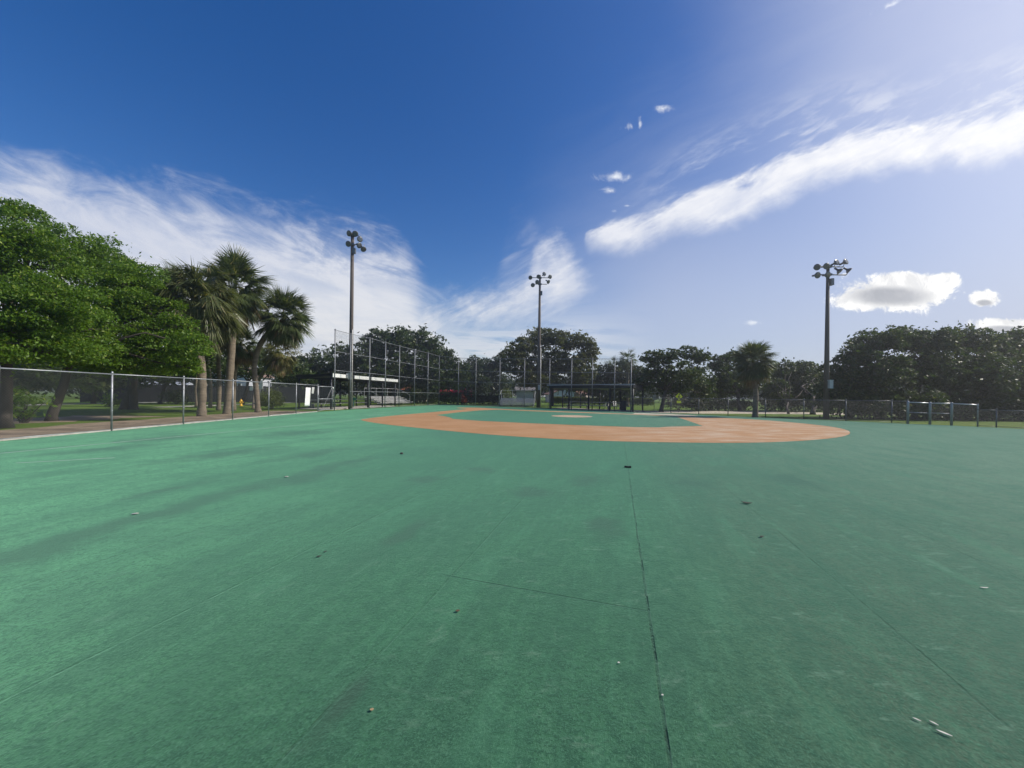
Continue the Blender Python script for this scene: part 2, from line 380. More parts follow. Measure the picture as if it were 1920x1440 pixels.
struct(sheet('service_path', [G(1186, 776.5), G(1230, 777.7), G(1290, 780.2), G(1310, 779.2), G(1260, 776.8), G(1190, 774.2)], .0045, palepath))
k = MB()
kd = fd
k.box((FL[0]+FL[-1])/2+nrmF*.02+Vector((0, 0, .03)), ((FL[-1]-FL[0]).length, .05, .05), math.atan2(fd.y, fd.x))
struct(k.build('kerb', surf('pale_kerb', (.40, .385, .35), .85, 0, .3, 3)))

# ------------------------------------------------------------------ chain link
def chain(mb, a, b, z0, ha, hb, pitch, r):
    """diagonal wires both ways between ground points a and b, from z0 up to ha (at a) / hb (at b)"""
    L = (b-a).length; d = (b-a)/L; n = Vector((-d.y, d.x, 0)); H = max(ha, hb)
    def P(s, t, o):
        top = ha+(hb-ha)*s/L; return a+d*s+n*o+Vector((0, 0, z0+(top-z0)*t/(H-z0)))
    hh = H-z0; k = -hh
    while k < L:
        s0, s1 = max(0, k), min(L, k+hh)
        if s1-s0 > .03:
            mb.path([P(s0, s0-k, .002), P(s1, s1-k, .002)], r, 3, False)
            mb.path([P(s0, hh-(s0-k), -.002), P(s1, hh-(s1-k), -.002)], r, 3, False)
        k += pitch
    return mb
def fence(name, pts, h, label, group, pitch=.085, r=.0024, pr=.03, rr=.021, cat='fence', bottom=True, hs=None, prail=steel, pmat=steel, w=None):
    t = thing(name, pts[0], label, cat, group); o = pts[0]
    P = [p-o for p in pts]; hs = hs or [h]*len(P)
    rail = MB(); net = MB(); low_ = MB()
    for i in range(len(P)-1):
        up0, up1 = Vector((0, 0, hs[i])), Vector((0, 0, hs[i+1]))
        rail.bar(P[i]+up0, P[i+1]+up1, rr, 8)
        if bottom: low_.bar(P[i]+Vector((0, 0, .06)), P[i+1]+Vector((0, 0, .06)), rr*.6, 6)
        chain(net, P[i], P[i+1], .05, hs[i], hs[i+1], pitch, r)
    rail.build('top_rail', prail, t, True); low_.build('bottom_rail', prail, t, True); net.build('chain_link_mesh', w or wire, t)
    for i, p in enumerate(P):
        m = MB().bar(p, p+Vector((0, 0, hs[i]+.03)), pr, 10)
        m.lathe([(pr*1.25, 0), (pr*1.25, .05), (pr*.9, .09), (.004, .105)], off=p+Vector((0, 0, hs[i]+.0)), n=10)
        for zz in (.35, .75): m.lathe([(pr*1.2, 0), (pr*1.2, .03)], off=p+Vector((0, 0, hs[i]*zz)), n=10)
        m.build('post', pmat, t, True)
    return t
fence('chain_link_fence', FL, 2.1, 'tall galvanised chain link fence along the field in front of the palms', 'chain link fences round the field', .075, .0019, .030, .022)
fence('chain_link_fence', RF, 1.4, 'long thin dark chain link fence before the lone palm and dark trees', 'chain link fences round the field', .11, .0022, .03, .02, hs=[1.42]*len(RF), pmat=gsteel, prail=gsteel)
fence('chain_link_fence', LOWF, .98, 'short low chain link fence running off past the padded post gate', 'chain link fences round the field', .09, .0022, .03, .02, pmat=gsteel, prail=gsteel)

# padded post gate on the right
t = thing('field_gate', RG[0], 'grey gate section of thick padded posts with two rails, set in the low fence', 'gate'); o = RG[0]
Q = [p-o for p in RG]; hs = [1.40, 1.36, 1.36, 1.30]
for i, p in enumerate(Q):
    r_ = .062 if i < 3 else .035
    MB().lathe([(r_, 0), (r_, hs[i]-.02), (r_*.8, hs[i]+.02), (.01, hs[i]+.03)], off=p, n=14).build('post', steel, t, True)
m = MB()
for i in range(3): m.bar(Q[i]+Vector((0, 0, hs[i]-.04)), Q[i+1]+Vector((0, 0, hs[i+1]-.04)), .03, 8)
m.build('top_rail', surf('bright_steel', (.62, .62, .62), .35, .7, .1, 5), t, True)
m = MB()
for i in range(2): m.bar(Q[i]+Vector((0, 0, .72)), Q[i+1]+Vector((0, 0, .70)), .024, 8)
m.build('middle_rail', steel, t, True)
m = MB()
for i in range(3): chain(m, Q[i], Q[i+1], .05, hs[i]-.04, hs[i+1]-.04, .1, .0022)
m.build('chain_link_mesh', wire, t)

# tall backstop: two wings
def backstop(pts, ytops, label, rails, open_first=False):
    t = thing('backstop_fence', pts[0], label, 'backstop', 'tall backstop wings behind home plate'); o = pts[0]
    hs = []
    for p, yt in zip(pts, ytops):
        a, b = p.x/p.y*F, None
        px = CX + a; hs.append(EYE + (CY + a*sR - yt)/F*p.y)
    n = len(pts); h0, h1 = hs[0], hs[-1]
    P = [p-o for p in pts]
    rl = {fr: MB() for fr in rails}; rl[0] = MB(); net = MB()
    for i in range(n-1):
        for fr in rails:
            if fr < .4 and open_first and i == 0: continue
            rl[fr].bar(P[i]+Vector((0, 0, hs[i]*fr)), P[i+1]+Vector((0, 0, hs[i+1]*fr)), .024, 6)
        if not (open_first and i == 0): rl[0].bar(P[i]+Vector((0, 0, .08)), P[i+1]+Vector((0, 0, .08)), .03, 6)
        chain(net, P[i], P[i+1], hs[i]*.5 if open_first and i == 0 else .05, hs[i], hs[i+1], .09, .0021)
    for q_ in rl.values(): q_.build('horizontal_rail', surf('dull_backstop_pipe', (.22, .23, .245), .55, .4, .3, 6), t, True)
    net.build('chain_link_mesh', surf('dark_net_wire', (.035, .037, .04), .7, .2, .2, 5), t)
    for i, p in enumerate(P):
        q = MB().bar(p, p+Vector((0, 0, hs[i]+.05)), .048, 10)
        q.lathe([(.06, 0), (.06, .06), (.02, .1)], off=p+Vector((0, 0, hs[i])), n=10)
        for fr in rails: q.lathe([(.06, -.03), (.06, .03)], off=p+Vector((0, 0, hs[i]*fr)), n=10)
        q.build('post', surf('dull_backstop_pipe', (.22, .23, .245), .55, .4, .3, 6), t, True)
    return hs
lw_h = backstop(LW, [618.5, 626, 634, 642, 649, 656, 662, 668], 'tall galvanised backstop wing on the third base side beside the white edged dugout', (1, .735, .50, .24), True)
rw_h = backstop(RW, [668, 671, 672.5, 673, 673, 673, 673, 673, 673, 673], 'tall dark backstop wing straight behind home plate running to the black dugout', (1, .735, .50))

# walk gate at the end of the side fence
ga, gb = FL[-1]+fd*.1, LW[0]-(LW[0]-FL[-1]).normalized()*.25
t = thing('walk_gate', ga, 'narrow chain link walk gate with a middle rail beside the tall backstop post', 'gate'); e = gb-ga
up = Vector((0, 0, 1))
m = MB()
for a, b in ((up*.1, up*2.05), (e+up*.1, e+up*2.05), (up*2.02, e+up*2.02), (up*.12, e+up*.12), (up*1.02, e+up*1.02)): m.bar(a, b, .028, 8)
m.build('frame', steel, t, True)
chain(MB(), Vector((0, 0, 0)), e, .12, 2.0, 2.0, .09, .0024).build('chain_link_mesh', wire, t)
MB().bar(e*.3+up*.2, e*.92+up*1.95, .012, 6).build('brace', gsteel, t)
m = MB(); m.lathe([(.01, -.07), (.055, -.05), (.075, 0), (.055, .05), (.01, .07)], off=e+up*1.93, n=12); m.build('post_cap', white, t, True)
MB().box(Vector((0, 0, 1.25)), (.12, .07, .16)).build('latch', gsteel, t)

# banners tied to the fence
def on_fence(px, py):               # point of the side fence plane seen at a pixel
    a, b = ab(px, py); kx = a/F
    # fa + fd*s : x = kx*y
    s = (kx*fa.y-fa.x)/(fd.x-kx*fd.y); p = fa+fd*s
    return Vector((p.x, p.y, EYE-b/F*p.y))
def panel(name, px4, mat, label, cat):
    off_ = -nrmF*.035
    V = [on_fence(*p)+off_ for p in px4]; V2 = [v-nrmF*.012 for v in V]
    c = sum(V, Vector())/4; b_ = Vector((c.x, c.y, min(v.z for v in V)))
    m = MB()
    # bent grid so the sheet hangs a little loose
    NX, NY = 5, 10; ring = []
    for side in (0, 1):
        for j in range(NY+1):
            for i in range(NX+1):
                u, v = i/NX, j/NY
                p = (V[0]*(1-u)+V[1]*u)*(1-v)+(V[3]*(1-u)+V[2]*u)*v
                p = p - nrmF*(.014*side+.025*math.sin(u*3.1)*math.sin(v*5)) - b_; ring.append(p)
    m.v = [tuple(p) for p in ring]; W1 = NX+1; O2 = W1*(NY+1)
    for j in range(NY):
        for i in range(NX):
            A = j*W1+i; m.f.append((A, A+1, A+1+W1, A+W1)); A += O2; m.f.append((A, A+W1, A+1+W1, A+1))
    for i in range(NX):
        m.f.append((i+1, i, O2+i, O2+i+1)); A = NY*W1+i; m.f.append((A, A+1, O2+A+1, O2+A))
    for j in range(NY):
        A = j*W1; m.f.append((A, A+W1, O2+A+W1, O2+A)); A += NX; m.f.append((A+W1, A, O2+A, O2+A+W1))
    ob = m.build(name, mat, None, True); ob.location = b_; return tag(ob, label, cat)
panel('banner', [(572.5,726.6),(581.5,727),(579.5,761.3),(570,761.3)], white, 'long blank white vertical banner hung on the side fence', 'banner')
panel('notice_sheet', [(584,726),(588.5,726.2),(587,738.2),(583,738)], surf('grey_paper', (.45, .45, .44), .7, 0, .15, 8), 'small grey paper notice hung on the fence beside the long white banner', 'notice')

# ------------------------------------------------------------------ flood light poles
def floodlight(parent, p, aim, sz):
    """bowl reflector with glass front, neck and ballast housing; aim = direction the glass faces"""
    z = Vector(aim).normalized(); M = z.to_track_quat('Z', 'Y').to_matrix()
    m = MB(); r = sz/2
    m.lathe([(r*.30, -r*1.15), (r*.34, -r*.75), (r*.62, -r*.55), (r*.9, -r*.2), (r*1.0, 0), (r*1.04, .01), (r*1.04, .04), (r*.97, .045)], M, 18, p)
    m.lathe([(r*.26, -r*1.9), (r*.3, -r*1.85), (r*.3, -r*1.2), (r*.22, -r*1.1)], M, 12, p)
    fl = m.build('floodlight', lampm, parent, True)
    g = MB().lathe([(r*.2, .055), (r*.7, .052), (r*.96, .046), (r*.96, .04)][::-1], M, 18, p); g.build('lens', lens, fl, True)
    return fl
def light_pole(base, ytop, r0, r1, arms, lamps, label, sz, conduit=True, box=None):
    a = base.x/base.y*F; H = EYE+(CY+a*sR-ytop)/F*base.y
    t = thing('light_pole', base, label, 'light pole', 'floodlight poles round the ball field')
    MB().path([(0, 0, -.02), (0, 0, H*.5), (0, 0, H)], [r0, (r0+r1)/2, r1], 14).build('pole', polem, t, True)
    sc = base.y/F
    for (x0, x1, dy) in arms:
        m = MB().bar((x0*sc, -.05, H-dy*sc), (x1*sc, -.05, H-dy*sc), .045, 8); m.box((0, -.02, H-dy*sc), (.42, .3, .16)); m.build('crossarm', gsteel, t)
    for (dx, dy, ax, az, arm) in lamps:
        p = Vector((dx*sc, -.28, H-dy*sc)); floodlight(t, p, (ax, -1, az), sz)
        MB().path([(dx*sc, -.05, H-arm*sc), (dx*sc, -.12, H-(arm+dy)/2*sc), (dx*sc-ax*.1, -.2, H-dy*sc)], .025, 6).build('bracket', gsteel, t)
    if conduit: MB().bar((r0*.92, -r0*.75, 0), (r0*.75, -r0*.6, H*.45), .05, 8).build('conduit', surf('pale_conduit', (.55, .54, .50), .5, .2, .15, 6), t, True)
    if box: MB().box((r0*.1, -r0-.14, box), (.26, .2, .6)).box((r0*.1, -r0-.14, box+.32), (.3, .25, .04)).build('junction_box', surf('grey_box_paint', (.38, .42, .44), .5, .3, .1, 4), t)
    m = MB().box((r1+.08, -.1, H-34*sc), (.22, .3, .5)); m.build('ballast_box', gsteel, t)
light_pole(Vector((at(657, 768, 36.5).x, 36.5, 0)), 437, .20, .145, [(-5, 12, 5), (-5, 15, 22)],
    [(-4, 3, -.35, -.3, 5), (7.5, 3.5, .25, -.35, 5), (16, 13.5, .9, -.15, 5), (-5, 22.5, -.1, -.3, 22), (15, 25, 1.6, -.9, 22), (23, 32, 1.2, -1.6, 22)],
    'tall brown floodlight pole standing behind the third base dugout', .52, True, 3.1)
light_pole(G(1009.5, 763.9), 516, .26, .12, [(-17, 18, 5), (-12, 13, 17)],
    [(-18, 6, -.4, -.3, 5), (-3, 4, -.1, -.25, 5), (7.5, -1, .4, .15, 5), (18.5, 4, .45, -.2, 5), (-5.5, 14, .25, -.35, 17), (-13.5, 20, .1, -.25, 17), (15.5, 13.5, 1.2, -1.1, 17)],
    'thin floodlight pole standing straight behind home plate and the backstop', .50, True, 2.5)
light_pole(G(1549, 785), 495.5, .20, .10, [(-26, 27, 5), (-26, 33, 20)],
    [(-26, 8, -.25, -.2, 5), (-9, 6, 0, -.2, 5), (10.5, -1.5, .3, .25, 5), (27.5, -3, .4, .3, 5), (-25, 23, .1, -.2, 20), (-6, 22, .15, -.2, 20), (16.5, 15, .9, -1.3, 20), (34, 14, 1.4, -1.5, 20)],
    'grey floodlight pole behind the low fence, beside the bright white cumulus cloud', .46, False, 2.6)

# ------------------------------------------------------------------ dugouts
def bench(parent, c, L, rz, z=.45):
    M = Matrix.Rotation(rz, 3, 'Z')
    MB().box(Vector(c)+Vector((0, 0, z)), (L, .3, .05), rz).build('bench_seat', alum, parent)
    for k in range(4):
        p = Vector(c)+M @ Vector(((k/3-.5)*(L-.3), 0, z/2-.013)); MB().box(p, (.06, .26, z-.026), rz).build('bench_leg', gsteel, parent)
def dugout(a, b, depth, z, label, fascia, nposts, slab=.24, fas_h=.26):
    """a-b: front edge on the ground; roof of given depth behind it"""
    d = (b-a); L = d.length; d = d/L; rz = math.atan2(d.y, d.x); bk = Vector((-d.y, d.x, 0))
    if bk.y < 0 and abs(bk.y) > abs(bk.x): bk = -bk
    if abs(bk.x) > abs(bk.y) and bk.x > 0: bk = -bk
    t = thing('dugout', a, label, 'dugout', 'covered dugouts beside the field')
    M = Matrix((d, bk, up)).transposed()
    def W(s, q, h): return d*s+bk*q+up*h
    m = MB()
    V = [W(0, 0, z), W(L, 0, z), W(L, depth, z-.12), W(0, depth, z-.12)]
    V += [v+up*slab for v in V]
    m.add(V, [(3,2,1,0),(4,5,6,7),(0,1,5,4),(1,2,6,5),(2,3,7,6),(3,0,4,7)]); m.build('roof', roofm, t)
    m = MB()
    for i in range(nposts-1):
        s0, s1 = L*i/(nposts-1)+(.16 if i else -.08), L*(i+1)/(nposts-1)-(.0 if i == nposts-2 else .16)
        if fas_h > .15: m.box(W((s0+s1)/2, -.05, z+slab-fas_h/2), (s1-s0, .08, fas_h), M=M)
        else: m.box(W((s0+s1)/2, -.05, z+slab-fas_h/2), (s1-s0+.32, .08, fas_h), M=M)
    m.build('fascia', fascia, t)
    for i in range(nposts):
        for q in (.22, depth-.3):
            MB().bar(W(.12+(L-.24)*i/(nposts-1), q, 0), W(.12+(L-.24)*i/(nposts-1), q, z-.02), .085 if q < 1 else .07, 8).build('post', dsteel, t, True)
    for i in range(nposts): MB().box(W(.12+(L-.24)*i/(nposts-1), depth/2, z-.16), (.1, depth-.2, .14), M=M).build('rafter', dsteel, t)
    bench(t, W(L/2, depth-.75, 0), L*.8, rz); bench(t, W(L/2, depth-.42, 0), L*.8, rz, .82)
    m = MB(); o_ = MB()
    chain(m, W(0, depth-.2, 0), W(L, depth-.2, 0), .05, 1.9, 1.9, .1, .0026); m.build('chain_link_mesh', surf('dark_net_wire', (.06, .065, .07)), t)
    o_.box(W(L/2, depth/2+.1, .02), (L, depth-.2, .08), M=M); o_.build('floor_slab', conc, t)
    return t, W
la = at(623, 770, 34.2); la.z = 0; lb = at(744.5, 763, 46.6); lb.z = 0
LD, LWf = dugout(la, lb, 3.7, 2.98, 'black roofed dugout with bright white front edge behind the third base backstop wing', white, 5, .26, .32)
ra = G(1027.5, 766.4); rb = G(1186.5, 772.6); bkr = Vector((.35, .94, 0))
RDg, RWf = dugout(ra+bkr*.35, rb+bkr*.35, 3.0, 2.34, 'low black dugout with thin grey roof edge beside the first base end of the backstop', surf('light_roof_edge', (.42, .44, .47), .5, .2, .15, 6), 5, .42, .09)
ob = MB().box((0, 0, .16), (.5, .04, .32)).box((0, 0, -.36), (.05, .05, .72)).build('sign_board', surf('teal_board', (.03, .22, .16), .6, 0, .15, 5)); ob.location = at(663, 740, 40.5); ob.location.z = 1.2
tag(ob, 'small teal board fixed on a stake under the white edged dugout', 'sign')
ob.data.transform(Matrix.Translation((0, 0, .72))); ob.location.z = .02
# trash can and chairs by the black dugout
tc = thing('trash_can', G(1171.5, 771.5)+Vector((.2, 1.2, 0)), 'dark round trash can under the end of the low black dugout', 'trash can')
MB().lathe([(.24, 0), (.27, .02), (.31, .85), (.33, .86), (.33, .92)], n=18).build('bin', surf('dark_plastic', (.02, .03, .045), .5, 0, .2, 5), tc, True)
MB().lathe([(.34, .925), (.34, .97), (.25, 1.06), (.05, 1.09)], n=18).build('lid', surf('dark_plastic', (.02, .03, .045)), tc, True)
def lawn_chair(loc, rz, label):
    t = thing('lawn_chair', loc, label, 'chair', 'white plastic chairs by the black dugout', rz)
    m = MB(); m.box((0, 0, .42), (.5, .48, .04)); m.build('seat', white, t)
    m = MB()
    for k in range(5): m.box((-.2+.1*k, .25+.06, .68), (.07, .03, .5), M=Matrix.Rotation(-.22, 3, 'X'))
    m.box((0, .37, .93), (.5, .04, .08)); m.build('backrest', white, t)
    for s in (-1, 1):
        for q in (-.22, .22): MB().bar((s*.23, q, 0), (s*.22, q*.9, .40), .022, 6).build('leg', white, t)
        MB().box((s*.26, -.02, .63), (.05, .5, .035)).box((s*.26, -.22, .53), (.04, .04, .17)).build('armrest', white, t)
lawn_chair(G(1159, 769)+Vector((0, .6, 0)), .5, 'white plastic chair beside the dark trash can at the black dugout')
lawn_chair(G(1139, 768.5)+Vector((0, .4, 0)), -2.2, 'white plastic chair farther from the trash can, turned sideways by the black dugout')

# ------------------------------------------------------------------ bleachers
def bleacher(loc, rz, L, rows, label, rise=.2, run=.6):
    t = thing('bleacher', loc, label, 'bleacher', 'aluminium bleachers behind the backstop', rz)
    for k in range(rows):
        z = .40+rise*k; y = run*k
        MB().box((0, y, z-.025), (L, .27, .10)).build('seat_plank', alum, t)
        MB().box((0, y+.30, z-.20), (L, .26, .07)).box((0, y+.441, z-.145), (L, .02, .05)).build('foot_plank', alum, t)
    m = MB()
    for k in range(4):
        x = (k/3-.5)*(L-.4)
        m.bar((x, -.1, .06), (x, run*rows, .06), .03, 6); m.bar((x, -.05, .2), (x, run*(rows-1)+.3, .15+rise*(rows-1)), .03, 6)
        for q in range(rows): m.bar((x, run*q, .06), (x, run*q, .375+rise*q), .025, 6)
    m.build('frame', gsteel, t)
    m = MB(); yb = run*(rows-1)+.45; zt = .40+rise*(rows-1)
    for k in range(4):
        x = (k/3-.5)*L; m.bar((x, yb, zt-.4), (x, yb, zt+1.1), .035, 6)
    m.bar((-L/2, yb, zt+1.1), (L/2, yb, zt+1.1), .025, 6); m.bar((-L/2, yb, zt+.6), (L/2, yb, zt+.6), .02, 6)
    for s in (-1, 1):
        m.bar((s*L/2, yb, zt+1.1), (s*L/2, .5, zt+.25), .025, 6); m.bar((s*L/2, .5, .3), (s*L/2, .5, zt+.25), .025, 6)
    m.build('guard_rail', alum, t)
    return t
bleacher(at(968, 764, 50.5)*1 - Vector((0, 0, at(968, 764, 50.5).z)), -.1, 4.7, 5, 'grey metal bleacher facing the field beside the pole behind home plate', .17, .62)
p_ = at(733, 762, 52); p_.z = 0
bleacher(p_+Vector((.8, 0, 0)), R(62), 6.0, 5, 'sunlit metal bleacher turned side on past the far end of the white edged dugout', .18, .6)

# ------------------------------------------------------------------ vegetation
def gp(px, Y): p = at(px, 760, Y); p.z = 0; return p
def limb(rng, a, b, n=4, wob=.12):
    L = (b-a).length; pts = [a]
    for k in range(1, n): pts.append(a.lerp(b, k/n)+Vector([rng.normal()*wob*L*.5 for _ in range(3)])+Vector((0, 0, .08*L*math.sin(math.pi*k/n))))
    return pts+[b]
def tree(name, base, Y, lumps, mat, label, cat='tree', group=None, seed=1, leaf=.2, nleaf=26, dens=1., tr=.22, fork=.45, spread=.42, twin=False, trunk_mat=None, lean=0., wildf=.24):
    """lumps: (px, py, rx, ry) of the crown at depth Y; each gets its own depth offset and a limb"""
    rng = np.random.default_rng(seed); t = thing(name, base, label, cat, group)
    Ls = []
    for i, (px, py, rx, ry) in enumerate(lumps):
        dy = rng.uniform(-1, 1)*rx*Y/F*.8; c = at(px, py, Y+dy); s = (Y+dy)/F
        Ls.append((c-base, (rx*s, (rx+ry)/2*s*1.05, ry*s)))
    zmin = min(c.z-r[2] for c, r in Ls); zmax = max(c.z for c, r in Ls)
    cx = sum((c for c, r in Ls), Vector())/len(Ls)
    fk = Vector((cx.x*.25+lean, cx.y*.25, max(.9, zmin+(zmax-zmin)*fork*.5)))
    tm = MB()
    starts = [Vector((0, 0, 0))] if not twin else [Vector((-.3, 0, 0)), Vector((.35, .1, 0))]
    for s_ in starts:
        mid = s_.lerp(fk, .5)+Vector((rng.normal()*.1, rng.normal()*.1, 0))
        tm.path([s_-up*.05, s_+up*.25+Vector((0, 0, 0)), mid, fk], [tr*1.5, tr*1.08, tr*.9, tr*.75], 10)
    V = []
    sr = spread*1.5                                   # size of one leafy spray
    for c, r in Ls:
        pts = limb(rng, fk, c); tm.path(pts, list(np.linspace(tr*.5, tr*.14, len(pts))), 6)
        ra = np.array(r); area = (r[0]*r[1]+r[1]*r[2]+r[0]*r[2])/3
        ns = int(max(7, 5.0*dens*area/(sr*sr)))
        d = unit(rng.normal(size=(ns, 3))); d[:, 2] = np.where(d[:, 2] < -.6, d[:, 2]*.3, d[:, 2])
        rr = .62+.46*rng.random((ns, 1))**.8; wild = (rng.random((ns, 1)) < wildf) & (d[:, 2:3] > -.3); rr = np.where(wild, 1.04+.22*rng.random((ns, 1)), rr)
        cs = np.array(c)+d*ra*rr
        for k in range(ns):
            a = sr*(rng.uniform(.38, .7) if wild[k, 0] else rng.uniform(.55, 1.35)); n_ = int(nleaf*(a/sr)**2*rng.uniform(.7, 1.25))+3
            e = unit(rng.normal(size=(n_, 3))); e[:, 2] = np.abs(e[:, 2])*rng.choice([1, 1, 1, -.5], n_)
            cen = cs[k]+e*(.55+.5*rng.random((n_, 1)))*np.array([a, a, a*.5])
            cen[:, 2] -= ((cen[:, 0]-cs[k][0])**2+(cen[:, 1]-cs[k][1])**2)*.22/a
            V.append(leaf_quads(cen, leaf, rng, .9))
        nf = int(ns*nleaf*(.10 if wildf < .1 else .22)); e = rng.normal(size=(nf, 3))*.42; V.append(leaf_quads(np.array(c)+e*ra, leaf*1.25, rng, .3))
        for q in cs[:: max(1, ns//9)]:
            q = Vector(q); pts = limb(rng, c.lerp(q, .1), q, 3); tm.path(pts, list(np.linspace(tr*.16, .012, len(pts))), 5)
    tm.build('trunk', trunk_mat or bark, t, True); quads_mesh('crown', np.concatenate(V), mat, t)
    return t
GT = 'trees round the ball field'
# big bright trees outside the side fence
tree('shade_tree', G(8, 802), 15.2, [(-10,432,75,50),(-110,500,95,90),(50,500,75,60),(10,590,95,70),(110,575,65,55),(140,625,55,45),(-90,640,90,70),(60,660,85,32),(35,398,22,16)], LF_bright,
     'large bright green leafy tree overhanging the near end of the tall side fence', seed=11, wildf=.0, leaf=.056, nleaf=270, spread=.34, dens=.9, tr=.19, group=GT)
tree('shade_tree', G(97, 789), 20.5, [(105,470,62,46),(180,490,60,48),(150,550,80,60),(225,545,55,52),(95,640,80,50),(195,620,70,52),(250,520,38,32),(160,672,80,30),(290,588,48,40),(330,622,42,30),(365,650,28,20),(300,655,58,32),(345,688,32,18),(250,690,58,22)], LF_bright,
     'bright green leafy tree with a single dark trunk, second behind the side fence', seed=12, wildf=.0, leaf=.070, nleaf=210, spread=.40, dens=.9, tr=.18, group=GT)
tree('shade_tree', G(240, 767.5), 26.5, [(262,540,45,40),(230,610,65,55),(300,592,55,45),(335,625,45,30),(362,650,30,24),(300,660,62,36),(225,685,60,30),(275,560,40,40),(350,690,35,22)], LF_bright,
     'bright green leafy tree on a forked pale trunk beside the clump of palms', seed=13, wildf=.0, leaf=.088, nleaf=160, spread=.46, dens=.9, tr=.25, twin=True, group=GT)
# slim trunks behind
for (bx, by, Y, lum, sd, lb_) in ((341,752,36,[(335,690,30,24),(350,670,30,25),(320,665,30,25)],21,'slim pale trunked tree behind the forked tree, by the side fence post'),
                                (368,762,34,[(370,680,26,22),(385,665,26,24)],22,'slim leaning pale trunked tree close behind the thickest palm trunk')):
    tree('slim_tree', G(bx, by), Y, lum, LF_oak, lb_, seed=sd, leaf=.16, nleaf=26, spread=.45, tr=.11, group=GT, trunk_mat=palmbark)
def oak(base, Y, lum, seed, label, mat=None, **kw):
    kw.setdefault('leaf', .0036*Y); kw.setdefault('nleaf', 46); kw.setdefault('spread', .0078*Y); kw.setdefault('tr', .19)
    return tree('oak_tree', base, Y, lum, mat or LF_oak, label, seed=seed, group=GT, **kw)
for i_, (bx, Y_, lum_, lb_) in enumerate(((30, 40, [(-10,690,50,34),(50,680,50,36),(20,720,60,26),(95,715,40,26)], 'dark shaded tree far behind the first shade tree'),
        (175, 43, [(150,690,44,32),(200,685,44,32),(170,720,50,22),(230,715,40,22)], 'dark shaded tree far behind the second shade tree'),
        (300, 46, [(280,690,44,30),(330,680,44,32),(385,680,40,34),(320,708,50,18),(400,705,40,20)], 'dark shaded tree far behind the forked tree'),
        (455, 46, [(430,670,30,30),(480,672,34,30),(530,690,34,28),(562,705,28,24),(470,695,34,16)], 'dark tree filling the gap behind the palm trunks'))):
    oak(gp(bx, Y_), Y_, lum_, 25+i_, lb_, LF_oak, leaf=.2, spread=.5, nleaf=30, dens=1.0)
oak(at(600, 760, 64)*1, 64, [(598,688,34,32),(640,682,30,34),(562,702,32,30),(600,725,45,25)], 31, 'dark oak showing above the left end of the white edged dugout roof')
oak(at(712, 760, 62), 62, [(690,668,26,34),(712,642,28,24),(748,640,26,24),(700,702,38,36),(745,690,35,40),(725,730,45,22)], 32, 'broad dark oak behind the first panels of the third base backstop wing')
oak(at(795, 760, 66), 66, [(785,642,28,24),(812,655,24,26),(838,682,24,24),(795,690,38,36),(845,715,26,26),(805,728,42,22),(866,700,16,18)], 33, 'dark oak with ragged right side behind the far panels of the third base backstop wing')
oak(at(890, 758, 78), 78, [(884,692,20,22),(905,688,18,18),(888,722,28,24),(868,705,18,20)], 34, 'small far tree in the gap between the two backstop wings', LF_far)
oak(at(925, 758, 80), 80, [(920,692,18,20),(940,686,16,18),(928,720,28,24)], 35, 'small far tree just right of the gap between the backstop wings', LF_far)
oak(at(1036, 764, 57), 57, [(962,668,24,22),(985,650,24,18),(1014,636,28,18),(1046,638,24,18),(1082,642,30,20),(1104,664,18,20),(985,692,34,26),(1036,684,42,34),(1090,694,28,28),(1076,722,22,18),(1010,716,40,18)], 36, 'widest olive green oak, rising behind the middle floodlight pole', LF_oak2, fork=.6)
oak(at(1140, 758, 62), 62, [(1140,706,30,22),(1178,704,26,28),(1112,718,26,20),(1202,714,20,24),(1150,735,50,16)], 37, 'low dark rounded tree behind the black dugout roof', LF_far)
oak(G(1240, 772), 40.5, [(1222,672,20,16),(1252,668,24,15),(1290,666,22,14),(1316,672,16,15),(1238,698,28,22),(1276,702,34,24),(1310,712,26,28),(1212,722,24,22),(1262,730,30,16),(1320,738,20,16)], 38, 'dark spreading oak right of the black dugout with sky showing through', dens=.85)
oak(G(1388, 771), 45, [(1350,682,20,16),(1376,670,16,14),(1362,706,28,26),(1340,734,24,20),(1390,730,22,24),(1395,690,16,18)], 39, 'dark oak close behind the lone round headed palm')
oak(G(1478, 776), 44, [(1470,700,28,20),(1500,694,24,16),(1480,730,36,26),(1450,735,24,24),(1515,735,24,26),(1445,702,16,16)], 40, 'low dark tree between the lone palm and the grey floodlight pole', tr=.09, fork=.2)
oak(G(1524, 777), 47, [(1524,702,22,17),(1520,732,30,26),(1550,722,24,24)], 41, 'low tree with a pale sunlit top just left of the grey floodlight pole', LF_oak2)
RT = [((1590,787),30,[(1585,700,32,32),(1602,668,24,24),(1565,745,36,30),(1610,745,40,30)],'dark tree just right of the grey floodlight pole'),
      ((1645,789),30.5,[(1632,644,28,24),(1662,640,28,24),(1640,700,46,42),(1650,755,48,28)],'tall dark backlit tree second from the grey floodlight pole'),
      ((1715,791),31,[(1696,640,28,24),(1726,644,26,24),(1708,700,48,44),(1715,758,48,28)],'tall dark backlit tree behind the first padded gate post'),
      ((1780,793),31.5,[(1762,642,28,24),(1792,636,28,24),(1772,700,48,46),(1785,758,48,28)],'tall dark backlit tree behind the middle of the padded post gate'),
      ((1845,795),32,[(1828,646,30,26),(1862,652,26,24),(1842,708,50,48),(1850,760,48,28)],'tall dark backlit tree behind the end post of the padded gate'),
      ((1915,797),32,[(1905,644,34,28),(1950,650,40,34),(1912,710,50,50),(1925,760,50,28)],'tall dark backlit tree behind the short low fence')]
